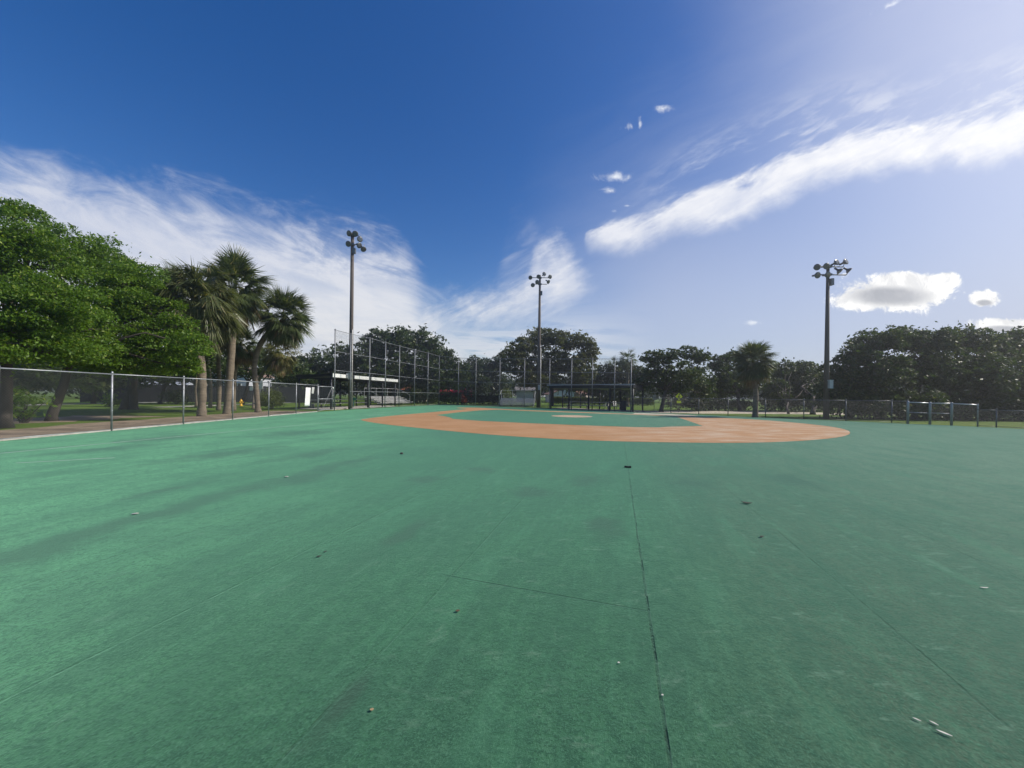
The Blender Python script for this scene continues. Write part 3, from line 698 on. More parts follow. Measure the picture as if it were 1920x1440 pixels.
for i, (b_, Y, lum, lb_) in enumerate(RT):
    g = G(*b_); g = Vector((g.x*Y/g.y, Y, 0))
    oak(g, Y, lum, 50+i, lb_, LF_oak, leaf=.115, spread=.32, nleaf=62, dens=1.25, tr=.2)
for o_ in list(bpy.data.objects):
    if o_.parent is None and o_.type == 'EMPTY' and o_.name.startswith('oak_tree'):
        dz = o_.location.z
        if abs(dz) > 1e-4:                       # stand every trunk on the ground, keep the crown where it is
            for c in o_.children:
                c.data.transform(Matrix.Translation((0, 0, dz)))
                if c.name.startswith('trunk'):
                    for v in c.data.vertices:
                        if v.co.z <= dz+.3: v.co.z = min(v.co.z, 0) - .05 if v.co.z < dz+.1 else v.co.z
            o_.location.z = 0

# palms
def palm(base, trunk_px, Y, cc, Rr, label, seed, fr=34, mat=None, dead=10, tr=.19, droop=1., group='fan palms', nseg=30):
    rng = np.random.default_rng(seed); t = thing('fan_palm', base, label, 'palm tree', group)
    C = at(*cc, Y)-base
    pts = [Vector((0, 0, -.05))]+[at(x, y, Y)-base for x, y in trunk_px]+[C-up*Rr*.12]
    # smooth the trunk line
    P = []
    for i in range(len(pts)-1):
        p0, p1, p2, p3 = pts[max(i-1, 0)], pts[i], pts[i+1], pts[min(i+2, len(pts)-1)]
        for k in range(6):
            u = k/6; P.append(.5*((2*p1)+(p2-p0)*u+(2*p0-5*p1+4*p2-p3)*u*u+(3*p1-p0-3*p2+p3)*u**3))
    P.append(pts[-1]); n = len(P)
    rad = [tr*(1.35-.35*min(1, i/(n*.12))+.1*(i/n))*(1+.05*rng.normal()) for i in range(n)]
    MB().path(P, rad, 12).build('trunk', palmbark, t, True)
    def fronds(count, e0, e1, col, name, curl):
        V = []
        for k in range(count):
            az = k*2.39996+rng.uniform(-.4, .4); el = e0+(e1-e0)*((k+.5)/count)**.85+rng.uniform(-.18, .18)
            d = np.array([math.cos(az)*math.cos(el), math.sin(az)*math.cos(el), math.sin(el)])
            side = unit(np.array([-math.sin(az), math.cos(az), 0])+rng.normal(size=3)*.35); c0 = np.array(C)+np.array([0, 0, rng.uniform(-.15, .1)*Rr])
            pl = Rr*rng.uniform(.30, .64)
            mid = c0+d*pl*.5; d2 = unit(d+np.array([0, 0, -.3*droop*(1-.5*max(0, el))])); hub = mid+d2*pl*.5
            nn = unit(np.cross(side, d2)); w = .016
            V.append([c0-side*w, c0+side*w, mid+side*w, mid-side*w]); V.append([mid-side*w, mid+side*w, hub+side*w, hub-side*w])
            Lf = Rr*rng.uniform(.38, .54); open_ = rng.uniform(2.4, 3.9)
            for s in range(nseg):
                th = (s/(nseg-1)-.5)*open_; ct, st = math.cos(th), math.sin(th)
                dd = unit(d2*(ct+.3)+side*st+nn*(.35*abs(st)))
                L = Lf*(.75+.32*ct)*rng.uniform(.85, 1.1); ww = L*.021+.007
                pr = unit(np.cross(dd, nn)+rng.normal(size=3)*.3)
                m1 = hub+dd*L*.5; dn = unit(dd+np.array([0, 0, -curl*rng.uniform(.4, 1.3)])); tip = m1+dn*L*.6
                V.append([hub-pr*.006, hub+pr*.006, m1+pr*ww, m1-pr*ww]); V.append([m1-pr*ww, m1+pr*ww, tip+pr*.003, tip-pr*.003])
        if V: quads_mesh(name, np.array(V), col, t)
    fronds(int(fr*2.2), 1.45, -1.05, mat or LF_palm, 'fronds', .5*droop)
    if dead: fronds(dead, -.6, -1.2, LF_dead, 'dead_fronds', .8)
    return t
b1, b2, b3 = G(378, 780), G(425, 775.5), G(484, 772.5)
palm(b1, [(379,740),(378,700),(372,640)], b1.y, (372,568), 2.65, 'palm with thick straight trunk and shaggy pale drooping fronds, nearest the fence', 61, 70, LF_palml, dead=6, droop=1.9, tr=.215)
palm(b2, [(428,740),(432,690),(436,620)], b2.y, (440,542), 2.5, 'tallest palm of the clump with a dark spiky rounded head', 62, 72, dead=8, tr=.215, droop=1.0)
palm(b3, [(481,735),(477,690),(484,655),(500,628)], b3.y, (531,594), 2.3, 'palm with a trunk bent sideways under a round head, right of the clump', 63, 66, tr=.17, droop=.9)
b4, b5, b6, b7 = G(410, 769), G(437.5, 770), G(394, 764.5), G(476, 766)
palm(b4, [(411,720),(410,670)], b4.y, (418,610), 2.2, 'palm with reddish trunk between the thick trunk and the tallest palm', 64, 34, droop=1.4, tr=.15)
palm(b5, [(438,720),(441,690)], b5.y, (452,645), 1.7, 'short palm with brown hanging skirt tucked behind the tallest palm', 65, 24, dead=26, tr=.17)
palm(b6, [(394,720),(380,650)], b6.y, (322,548), 2.4, 'dark palm head leaning over the bright tree at the far side of the clump', 66, 34, tr=.14)
palm(b7, [(478,735),(492,700),(505,685)], b7.y+3, (522,662), 2.1, 'lower yellowish palm head hanging under the bent trunk palm', 67, 34, LF_palmy, dead=14, tr=.13, droop=1.6)
bp = G(1416, 782.3)
palm(bp, [(1417,740),(1415,715)], bp.y, (1412,679), 1.75, 'lone palm with a full round head in front of the dark trees', 68, 64, dead=22, tr=.18, droop=.95)
bq = at(1177, 757, 60); bq.z = 0
palm(bq, [(1177,735),(1177,712)], 60, (1177,675), 1.9, 'far palm head poking up behind the end of the backstop', 69, 34, dead=6, nseg=14)
bq = at(1150, 757, 62); bq.z = 0
palm(bq, [(1150,735),(1150,712)], 62, (1150,688), 1.7, 'smaller far palm head lower than its neighbour above the black dugout', 70, 30, dead=4, nseg=14)

# shrubs and hedges
def shrub(name, base, r, label, mat, seed, n=60, leaf=.07, nleaf=24, spread=.12, cat='shrub', group=None, sz=None):
    rng = np.random.default_rng(seed); t = thing(name, base, label, cat, group)
    c = Vector((0, 0, r[2]*.85)); cen, cc = clumps(rng, c, r, n, nleaf, spread, .35, .8)
    cen[:, 2] = np.maximum(cen[:, 2], .04); quads_mesh('foliage', leaf_quads(cen, leaf, rng), mat, t)
    m = MB()
    for q in cc[::max(1, n//9)]: m.path(limb(rng, Vector((rng.normal()*.06, rng.normal()*.06, -.02)), Vector(q), 3), [.03, .022, .014, .006], 5)
    m.build('stem', bark, t)
    return t
def hedge(name, a, b, w, h, label, mat, seed, leaf=.1, dens=420, cat='hedge', group='clipped hedges', flowers=None):
    rng = np.random.default_rng(seed); t = thing(name, a, label, cat, group); d = b-a; L = d.length; d = np.array(d/L); s = np.array([-d[1], d[0], 0])
    n = int(dens*L*(w+h)*.5); u = rng.random(n)*L; e = rng.random(n); 
    q = rng.uniform(-.5, .5, n)*w; z = h*rng.random(n)**.6
    face = rng.random(n); z = np.where(face < .35, h*(1+.05*rng.normal(size=n)+.05*np.sin(u*1.7)), z); q = np.where((face >= .35) & (face < .8), np.sign(q)*w*.5*(1+.08*rng.normal(size=n)), q)
    C = u[:, None]*d+q[:, None]*s; C[:, 2] += np.maximum(z, .05)
    quads_mesh('foliage', leaf_quads(C, leaf, rng), mat, t)
    m = MB()
    for kx in np.arange(.3, L, .8):
        p = Vector(d*kx); m.path([p-up*.03, p+up*h*.5+Vector((rng.normal()*.08, rng.normal()*.08, 0)), p+up*h*.85+Vector((rng.normal()*.2, rng.normal()*.1, 0))], [.04, .03, .012], 5)
    m.build('stem', bark, t)
    if flowers:
        n = int(L*105); u = rng.random(n)*L; C = u[:, None]*d+(rng.uniform(-.5, .5, n)*w)[:, None]*s; C[:, 2] += h*(1.0+.12*rng.normal(size=n)); tag(quads_mesh('flowers', leaf_quads(C, .13, rng), flowers, t), kind='stuff')
    return t
shrub('round_shrub', G(507, 767.5), (.95, .9, .95), 'round clipped yellow green shrub behind the side fence, right of the bent palm', LF_hedge, 81, 150, .06, 40, .14)
shrub('undergrowth_shrub', G(45, 793), (.85, .6, .75), 'loose bright green sapling growing at the foot of the first shade tree', LF_bright, 82, 26, .09, 20, .16)
shrub('undergrowth_shrub', G(330, 758), (1.6, .8, .9), 'dull low shrub under the slim pale trunks', LF_oak, 83, 70, .1, 24, .2)
shrub('undergrowth_shrub', G(208, 762), (.7, .6, .7), 'small light green sapling by the forked trunk', LF_bright, 84, 26, .1, 20, .16)
hedge('dark_hedge', gp(823, 57.5), gp(884, 57.0), 1.2, 1.75, 'dark hedge topped with red flowers at the corner of the backstop', LF_far, 85, .12, 750, flowers=LF_red)
hedge('dark_hedge', gp(884, 58), gp(940, 60), 1.2, 1.3, 'plain dark hedge left of the grey bleacher behind home plate', LF_far, 86, .12, 750)
hedge('light_hedge', gp(1036, 70), gp(1226, 66), 1.1, 1.15, 'long low yellow green hedge seen under the black dugout roof', LF_hedge, 87, .13, 800)
hedge('dark_hedge', gp(1305, 44.5), gp(1405, 45), 1.2, 1.05, 'low dark hedge beneath the oak beside the lone palm', LF_far, 88, .14, 450)
hedge('dark_hedge', gp(1430, 46), gp(1560, 46), 1.3, 1.3, 'dark hedge under the trees right of the lone palm', LF_far, 89, .14, 420)
q0 = Vector((gp(1555, 31).x, 31, 0)); hedge('dark_hedge', gp(1570, 29.8), gp(2120, 29.0), 1.6, 1.5, 'long tall dark hedge along the foot of the backlit trees behind the padded gate', LF_far, 90, .13, 420)
hedge('dark_hedge', gp(748, 58), gp(822, 60), 1.2, 1.5, 'dark hedge seen through the far panels of the third base backstop wing', LF_far, 91, .12, 750)
shrub('flowering_shrub', gp(1272, 46), (1.7, .9, .95), 'greyish purple shrub beneath the yellow crossing sign', leafmat('greyish_leaf', (.10, .085, .075), (.17, .14, .13), (.24, .18, .2), .25), 92, 90, .09, 24, .2)
shrub('dark_shrub', gp(1305, 42.5), (1.3, .9, 1.0), 'rounded dark shrub under the spreading oak', LF_far, 93, 100, .1, 26, .2)
shrub('yellow_shrub', gp(775, 62), (1.6, 1., 1.7), 'yellow green shrub beside the orange roof behind the backstop', LF_hedge, 94, 60, .12, 20, .25)
shrub('yellow_shrub', gp(950, 66), (1.5, 1., 1.3), 'yellow green shrub behind the grey bleacher', LF_hedge, 95, 60, .12, 20, .25)
# cordyline: a cluster of long red blades
t = thing('cordyline_plant', gp(872, 54.5), 'red leaved spiky plant at the end of the red flowered hedge', 'plant'); rng = np.random.default_rng(96); V = []
for st_ in range(9):
    b_ = np.array([rng.normal()*.35, rng.normal()*.25, 0]); hz = rng.uniform(.5, 1.9)
    for j in range(26):
        az = rng.uniform(0, 6.28); el = rng.uniform(.1, 1.2); d = np.array([math.cos(az)*math.cos(el), math.sin(az)*math.cos(el), math.sin(el)]); s = unit(np.cross(d, [0, 0, 1.]))*.05
        c = b_+np.array([0, 0, hz*rng.uniform(.5, 1)]); m1 = c+d*.3; tip = m1+(d+np.array([0, 0, -.6]))*.28
        V += [[c-s*.3, c+s*.3, m1+s, m1-s], [m1-s, m1+s, tip+s*.1, tip-s*.1]]
quads_mesh('foliage', np.array(V), LF_cord, t)
m = MB()
for st_ in range(5): m.bar((rng.normal()*.3, rng.normal()*.2, -.02), (rng.normal()*.3, rng.normal()*.2, 1.3), .02, 5)
m.build('stem', bark, t)

# far belt of woodland closing the view
rng = np.random.default_rng(7); V = []
for az in np.arange(-74, 74, 2.3):
    for row in range(2):
        Y = rng.uniform(95, 110)+row*22; a_ = R(az+rng.uniform(-1, 1)); h = rng.uniform(5.0, 7.2)+row*1.6
        c = np.array([math.sin(a_)*Y, math.cos(a_)*Y, h*.5]); r = (rng.uniform(3.5, 5.5), 3.5, h*.52)
        cen, _ = clumps(rng, c, r, 46, 20, .75, .3, .8); cen[:, 2] = np.maximum(cen[:, 2], .1); V.append(leaf_quads(cen, .36, rng))
tag(quads_mesh('distant_woods', np.concatenate(V), LF_far, None), kind='stuff')

# ------------------------------------------------------------------ things beyond the fence
def hydrant(loc):
    t = thing('fire_hydrant', loc, 'yellow fire hydrant on the grass behind the side fence', 'hydrant')
    y = surf('hydrant_yellow', (.75, .42, .02), .5, 0, .15, 6)
    MB().lathe([(.17, 0), (.17, .05), (.11, .07), (.11, .48), (.14, .49), (.14, .53), (.12, .56), (.09, .66), (.04, .70), (.035, .75)], n=14).build('barrel', y, t, True)
    for ax, L in (((1, 0, 0), .2), ((-1, 0, 0), .2), ((0, -1, 0), .22)):
        M = Vector(ax).to_track_quat('Z', 'Y').to_matrix(); MB().lathe([(.055, .08), (.055, L-.05), (.075, L-.05), (.075, L), (.03, L+.03)], M, 10, (0, 0, .4)).build('nozzle', y, t, True)
hydrant(G(452, 761.3))
def crossing_sign(loc, z):
    t = thing('crossing_sign', loc, 'fluorescent yellow pedestrian crossing sign on a thin post before the trees', 'sign')
    MB().bar((0, 0, 0), (0, 0, z+.5), .03, 8).build('post', gsteel, t, True)
    yl = surf('fluorescent_yellow', (.62, .72, .03), .5, 0, .08, 6); bk = surf('sign_black', (.02, .02, .02), .5)
    def plate(pts, m_, y0, y1, nm):
        n = len(pts); mb = MB(); mb.add([(x, y0, zz) for x, zz in pts]+[(x, y1, zz) for x, zz in pts], [tuple(range(n)), tuple(range(n, 2*n))[::-1]]+[((i+1) % n, i, i+n, (i+1) % n+n) for i in range(n)]); return mb.build(nm, m_, t)
    r = .36; zc = z+.12
    plate([(0, zc-r), (r, zc), (0, zc+r), (-r, zc)], yl, -.055, -.035, 'sign_plate')
    plate([(-.22, z-.55), (.22, z-.55), (.22, z-.30), (-.22, z-.30)], yl, -.055, -.035, 'lower_plate')
    w = MB()
    w.lathe([(.06, -.004), (.06, .004)], Vector((0, -1, 0)).to_track_quat('Z', 'Y').to_matrix(), 10, (.02, -.060, zc+.2))
    for p, q in (((.02, zc+.13), (0, zc-.05)), ((0, zc-.05), (-.12, zc-.24)), ((0, zc-.05), (.1, zc-.24)), ((.02, zc+.1), (-.12, zc-.02)), ((.02, zc+.1), (.14, zc+.0))):
        w.bar((p[0], -.060, p[1]), (q[0], -.060, q[1]), .028, 6)
    w.build('walker_symbol', bk, t)
sg = gp(1272.5, 38.6); crossing_sign(sg, 1.45)
sgn = thing('utility_sign', gp(487, 42), 'white board sign on a post seen behind the bent palm trunk', 'sign')
MB().bar((0, 0, 0), (0, 0, 2.5), .035, 8).build('post', gsteel, sgn, True)
MB().box((.15, -.05, 2.32), (.42, .03, .95)).box((.15, -.068, 2.32), (.34, .01, .86)).build('sign_plate', white, sgn)
MB().box((-.92, -.05, 1.88), (.34, .03, .42)).box((-.45, -.03, 1.95), (1.0, .03, .04)).build('small_plate', white, sgn)
sgn = thing('info_sign', gp(1226.5, 45), 'small grey blank sign standing in front of the yellow green hedge', 'sign')
MB().bar((0, 0, 0), (0, 0, 1.6), .03, 8).build('post', gsteel, sgn, True)
MB().box((0, -.045, 1.45), (.38, .03, .55)).build('sign_plate', surf('grey_sign', (.3, .34, .33), .5, 0, .1, 5), sgn)

def house(loc, rz, w, d, hw, hr, wallc, roofc, label, wins=2, gable_front=True):
    t = thing('house', loc, label, 'house', 'houses beyond the park', rz)
    wm = surf('stucco_%02x%02x%02x' % tuple(int(c*255) for c in wallc), wallc, .85, 0, .1, 1.5); rm = surf('roof_%02x%02x%02x' % tuple(int(c*255) for c in roofc), roofc, .8, 0, .3, 3, stretch=(1, 1, 4))
    m = MB(); x, y = w/2, d/2
    if gable_front:
        m.add([(-x,-y,0),(x,-y,0),(x,y,0),(-x,y,0),(-x,-y,hw),(x,-y,hw),(x,y,hw),(-x,y,hw),(0,-y,hw+hr),(0,y,hw+hr)],
              [(0,1,5,8,4),(2,3,7,9,6),(1,2,6,5),(3,0,4,7)])
    else:
        m.add([(-x,-y,0),(x,-y,0),(x,y,0),(-x,y,0),(-x,-y,hw),(x,-y,hw),(x,y,hw),(-x,y,hw),(-x,0,hw+hr),(x,0,hw+hr)],
              [(0,1,5,4),(2,3,7,6),(1,2,6,9,5),(3,0,4,8,7)])
    m.build('wall', wm, t)
    m = MB(); e = .45; th = .16
    for s in (-1, 1):
        if gable_front:
            A = [(0, -y-e, hw+hr+.04), (0, y+e, hw+hr+.04), (s*(x+e), y+e, hw-hr*e/x+.04), (s*(x+e), -y-e, hw-hr*e/x+.04)]
        else:
            A = [(-x-e, 0, hw+hr+.04), (x+e, 0, hw+hr+.04), (x+e, s*(y+e), hw-hr*e/y+.04), (-x-e, s*(y+e), hw-hr*e/y+.04)]
        m.add(A+[(a, b, c+th) for a, b, c in A], [(0,1,2,3),(7,6,5,4),(0,4,5,1),(1,5,6,2),(2,6,7,3),(3,7,4,0)])
    m.build('roof', rm, t)
    gl = surf('window_glass', (.03, .04, .05), .1, .1, .2, 3)
    for i in range(wins):
        xx = (i+.5-wins/2)*w/(wins+.6); zz = hw*.55
        fr = MB(); 
        for (cx_, cz, sx, sz_) in ((0, .62, 1.3, .1), (0, -.62, 1.3, .1), (-.6, 0, .1, 1.14), (.6, 0, .1, 1.14), (0, 0, .06, 1.14)): fr.box((xx+cx_, -y-.03, zz+cz), (sx, .1, sz_))
        f = fr.build('window', white, t); MB().box((xx, -y-.008, zz), (1.1, .03, 1.14)).build('pane', gl, f)
    MB().box((w*.42, -y-.02, 1.05), (.95, .06, 2.1)).build('door', surf('door_paint', (.18, .12, .09), .6), t)
    return t
house(gp(457, 75), .15, 6.0, 9, 4.6, 1.6, (.50, .52, .58), (.22, .15, .12), 'pale two storey house with a small window, between the palm trunks')
house(gp(300, 72), .3, 11, 8, 2.6, 1.6, (.42, .45, .52), (.34, .37, .42), 'low blue grey house glimpsed under the forked tree', 3, False)
house(gp(988, 84), -.05, 4.4, 7, 2.5, .7, (.36, .37, .38), (.16, .15, .145), 'plain pale grey house behind the grey bleacher', 0, False)
house(gp(1052, 86), .1, 5.6, 8, 1.9, 1.4, (.50, .55, .62), (.30, .17, .13), 'pale blue gabled house seen under the black dugout roof', 1)
house(gp(1075, 92), -.35, 7, 7, 2.0, 1.6, (.35, .30, .27), (.30, .16, .11), 'brown roofed house just right of the pale blue gable', 1, False)
house(gp(764, 80), -.1, 6.5, 7, 2.1, 1.1, (.52, .44, .34), (.45, .14, .06), 'small house with an orange roof seen through the third base backstop wing', 1, False)
house(gp(905, 90), .1, 8, 8, 2.4, 1.1, (.62, .62, .60), (.34, .32, .30), 'small white house in the gap between the backstop wings', 2, False)
# dark privacy fence across the road
pa, pb = gp(150, 47), gp(620, 58)
t = thing('privacy_fence', pa, 'long dark board fence across the road behind the palms', 'fence'); d_ = pb-pa; L = d_.length; u_ = d_/L; rz = math.atan2(u_.y, u_.x)
m = MB(); kx = 0
while kx < L:
    m.box(u_*(kx+.09)+up*1.2, (.17, .03, 2.3+.04*math.sin(kx*7)), rz); kx += .18
m.build('board', surf('dark_fence_board', (.014, .017, .024), .8, 0, .4, 2), t)
m = MB()
for zz in (.4, 1.6): m.box(u_*L/2+up*zz+Vector((-u_.y, u_.x, 0))*.05, (L, .05, .09), rz)
m.build('rail', dsteel, t)
for k_ in range(int(L/2.6)+1): MB().box(u_*(k_*2.6)+up*1.0+Vector((-u_.y, u_.x, 0))*.13, (.1, .1, 2.0), rz).build('post', dsteel, t)

# ------------------------------------------------------------------ small litter on the carpet
def leaf_bit(name, px, py, L, w, curl, mat, label, cat, rz, group=None):
    m = MB(); n = 7
    top, bot = [], []
    for i in range(n+1):
        s = i/n; ww = w*math.sin(math.pi*min(.97, max(.04, s)))**.8; z = .006+curl*(2*s-1)**2*L+.002
        for j, q in enumerate((-1, 0, 1)): top.append(((s-.5)*L, q*ww/2, z+(.25*ww if q else 0)))
    bot = [(a, b, c-.0025) for a, b, c in top]; m.v = top+bot; O = len(top)
    for i in range(n):
        for j in range(2):
            A = i*3+j; m.f += [(A, A+3, A+4, A+1), (O+A, O+A+1, O+A+4, O+A+3)]
    for i in range(n):
        A = i*3; m.f += [(A, O+A, O+A+3, A+3), (A+2, A+5, O+A+5, O+A+2)]
    m.f += [(0, 1, O+1, O), (1, 2, O+2, O+1)]; e = n*3; m.f += [(e+1, e, O+e, O+e+1), (e+2, e+1, O+e+1, O+e+2)]
    ob = m.build(name, mat, None, True); ob.location = G(px, py); ob.rotation_euler = (0, 0, rz)
    return tag(ob, label, cat, group)
petal = surf('pale_petal', (.56, .55, .49), .6, 0, .15, 30); brownleaf = surf('dry_leaf', (.10, .065, .035), .7, 0, .35, 30); greyleaf = surf('grey_dry_leaf', (.05, .055, .045), .7, 0, .3, 30)
leaf_bit('fallen_petal', 1770, 1378, .050, .010, .06, petal, 'largest pale petal, lowest of the three near the corner of the carpet', 'petal', -.75)
leaf_bit('fallen_petal', 1751, 1359, .030, .008, .06, petal, 'middle pale petal of the three near the corner of the carpet', 'petal', -1.0)
leaf_bit('fallen_petal', 1719, 1352, .028, .007, .06, petal, 'smallest pale petal, first of the three near the corner of the carpet', 'petal', -.8)
leaf_bit('dry_leaf', 1400, 945, .13, .06, .16, greyleaf, 'curled dark dry leaf lying alone right of the black bar', 'leaf', -.5)
leaf_bit('dry_leaf', 858, 1148, .030, .022, .2, brownleaf, 'small brown leaf below the corner of the carpet joint', 'leaf', .3)
leaf_bit('dry_leaf', 598, 1045, .045, .02, .2, greyleaf, 'small dark leaf left of the carpet joints', 'leaf', .5)
leaf_bit('dry_leaf', 610, 1036, .03, .015, .2, greyleaf, 'tiny dark leaf just above another small dark leaf', 'leaf', .9)
leaf_bit('dry_leaf', 697, 1334, .018, .014, .2, surf('tan_leaf', (.34, .24, .13), .7), 'tan leaf fragment low on the near carpet', 'leaf', .2)
leaf_bit('dry_leaf', 1428, 1008, .05, .03, .2, greyleaf, 'dark leaf fragment below the curled dry leaf', 'leaf', .2)
leaf_bit('white_scrap', 253, 965, .07, .04, .08, petal, 'white scrap beside the long dark stain', 'scrap', .6)
leaf_bit('white_scrap', 537, 895, .07, .04, .08, petal, 'white scrap at the far end of the dark stains', 'scrap', .2)
leaf_bit('white_scrap', 1160, 1245, .014, .010, .15, petal, 'tiny white scrap just left of the main carpet joint', 'scrap', .2)
leaf_bit('white_scrap', 1242, 1306, .012, .009, .15, petal, 'tiny white scrap lying right on the main carpet joint', 'scrap', .2)
leaf_bit('white_scrap', 1845, 1104, .06, .014, .1, petal, 'thin white sliver far out on the worn grey carpet', 'scrap', -.1)
def pebble(px, py, r, mat, label, seed):
    rng = random.Random(seed); m = MB(); m.lathe([(r*.55, .0), (r, r*.35), (r*.9, r*.8), (r*.5, r*1.15), (r*.1, r*1.25)], n=9)
    m.v = [(x*(1+rng.uniform(-.15, .15))*1.2, y*(1+rng.uniform(-.15, .15)), z*(1+rng.uniform(-.1, .1))) for x, y, z in m.v]
    ob = m.build('pebble', mat, None, True); ob.location = G(px, py)+up*.0; return tag(ob, label, 'pebble')
pebble(753, 851.5, .034, surf('dark_stone', (.05, .05, .045), .8, 0, .3, 20), 'dark pebble with a pale side lying alone on the green carpet near the clay', 3)
# black rubber bar
ob = MB().box((0, 0, .018), (.135, .04, .032)).box((.05, 0, .038), (.03, .03, .008)).box((-.05, 0, .037), (.02, .02, .006)).build('rubber_bar', surf('black_rubber', (.012, .012, .012), .7, 0, .2, 20)); ob.location = G(1177, 877); ob.rotation_euler = (0, .05, -.08)
ob.data.materials[0].use_nodes = True
tag(ob, 'small black bar lying across the end of the main carpet joint', 'bar')

# added volume whose scatter stands in for lens flare on the right
hz_ = MB().box((0, 270, 9.5), (1230, 680, 21)).build('haze', None); tag(hz_, kind='stuff')
hm = bpy.data.materials.new('flare_haze'); hm.use_nodes = True; n_ = NT(hm.node_tree); n_.n.clear()
ou = n_.new('ShaderNodeOutputMaterial'); pv = n_.new('ShaderNodeVolumePrincipled')
pv.inputs['Color'].default_value = (.92, .94, .97, 1); pv.inputs['Density'].default_value = .0014; pv.inputs['Anisotropy'].default_value = .74
n_.l.new(pv.outputs[0], ou.inputs['Volume']); hz_.data.materials.append(hm)

# ------------------------------------------------------------------ sky and sun
SAZ, SEL = R(86.0), R(40.0)
def world():
    w = bpy.data.worlds.new('World'); SC.world = w; w.use_nodes = True; nt = NT(w.node_tree)
    bg = w.node_tree.nodes['Background']
    sky = nt.new('ShaderNodeTexSky', sky_type='NISHITA', sun_disc=False, sun_elevation=SEL, sun_rotation=SAZ, altitude=0, air_density=1.0, dust_density=.7, ozone_density=2.2)
    hs = nt.new('ShaderNodeHueSaturation'); hs.inputs['Saturation'].default_value = 1.40; hs.inputs['Value'].default_value = .93; hs.inputs['Hue'].default_value = .512; nt.put(hs.inputs['Color'], sky.outputs[0])
    col = hs.outputs[0]
    d = nt.new('ShaderNodeTexCoord').outputs['Generated']
    sep = nt.new('ShaderNodeSeparateXYZ'); nt.put(sep.inputs[0], d); x, y, z = sep.outputs
    yy = nt.m('MAXIMUM', y, .08); u = nt.m('DIVIDE', x, yy); v = nt.m('DIVIDE', z, yy); front = nt.smooth(y, .1, .25)
    uv = nt.xyz(u, v, 0.)
    n_lo = nt.noise(uv, 3.2, 7, .6, .4); n_hi = nt.noise(uv, 11, 7, .62, .25)
    ang = nt.xyz(nt.m('ADD', nt.m('MULTIPLY', u, .9), nt.m('MULTIPLY', v, .45)), nt.m('MULTIPLY', nt.m('SUBTRACT', nt.m('MULTIPLY', v, .9), nt.m('MULTIPLY', u, .45)), 4.), 0.)
    n_st = nt.noise(ang, 3.0, 7, .62, .5)           # streaks rising to the right
    angl = nt.xyz(nt.m('ADD', nt.m('MULTIPLY', u, .93), nt.m('MULTIPLY', v, -.36)), nt.m('MULTIPLY', nt.m('ADD', nt.m('MULTIPLY', v, .93), nt.m('MULTIPLY', u, .36)), 3.4), 0.)
    n_s2 = nt.noise(ang, 9.5, 6, .65, .6)
    n_sl = nt.noise(angl, 4.5, 8, .66, .5)          # streaks falling to the right
    hz = nt.xyz(nt.m('MULTIPLY', u, .8), nt.m('MULTIPLY', v, 7.), 0.); n_hz = nt.noise(hz, 4.2, 6, .6, .3)
    def curve(pts):
        n = nt.new('ShaderNodeFloatCurve'); c = n.mapping.curves[0]
        P = sorted((max(0., min(1., (D(*p)[0]+1.6)/3.2)), max(0., min(1., D(*p)[1]/1.2+.1))) for p in pts)
        c.points[0].location = P[0]; c.points[1].location = P[-1]
        for p in P[1:-1]: c.points.new(*p)
        for p in c.points: p.handle_type = 'AUTO'
        n.mapping.extend = 'HORIZONTAL'; n.mapping.update(); nt.put(n.inputs['Value'], nt.lin(u, -1.6, 1.6))
        return nt.m('MULTIPLY', nt.m('SUBTRACT', n.outputs[0], .1), 1.2)
    def cn(n, k): return nt.m('MULTIPLY', nt.m('SUBTRACT', n, .5), k)
    def mul(*a):
        r = a[0]
        for b in a[1:]: r = nt.m('MULTIPLY', r, b)
        return r
    K = 1/.11*1.07
    def rgb(r, g, b): return (r*K, g*K, b*K)
    # thin veil on the sunward side
    tv = curve([(-200,1000),(800,620),(900,560),(960,500),(1000,400),(1060,330),(1150,280),(1300,200),(1500,60),(1700,-90),(2000,-100)])
    veil = nt.smooth(nt.m('ADD', nt.m('SUBTRACT', tv, v), cn(n_st, .35)), -.25, .45)
    low = nt.smooth(v, .62, .15)
    veil = mul(veil, nt.m('ADD', .34, nt.m('MULTIPLY', low, .36)), nt.smooth(u, -.2, .45))
    veil = nt.m('ADD', veil, nt.m('MULTIPLY', nt.smooth(u, .35, 1.6), .25), clamp=True)
    col = nt.mix(mul(veil, front), col, rgb(.43, .465, .585))
    # bright humid air round the sun
    glow = nt.smooth(nt.dot(d, (math.sin(SAZ)*math.cos(SEL), math.cos(SAZ)*math.cos(SEL), math.sin(SEL))), .66, 1.06)
    col = nt.mix(nt.m('MULTIPLY', glow, .52), col, rgb(.80, .80, .86))
    # high cirrus glow towards the sun
    # left bank
    tA = curve([(-300,262),(0,285),(100,298),(200,326),(300,350),(400,372),(500,388),(600,402),(680,420),(735,446),(765,480),(780,510),(800,545),(850,580),(900,640),(1000,720),(2100,740)])
    dA = nt.m('ADD', nt.m('ADD', nt.m('SUBTRACT', tA, v), cn(n_sl, .24)), cn(n_hi, .05))
    A = nt.smooth(dA, -.05, .15)
    thin = mul(nt.smooth(u, -.8, -.4), nt.smooth(v, .24, .42))
    A = mul(A, nt.m('SUBTRACT', 1., mul(thin, nt.smooth(nt.m('ADD', nt.m('MULTIPLY', n_sl, .6), nt.m('MULTIPLY', n_hi, .4)), .56, .44), .62)), nt.m('ADD', .93, nt.m('ADD', cn(n_sl, .8), cn(n_hi, .2))))
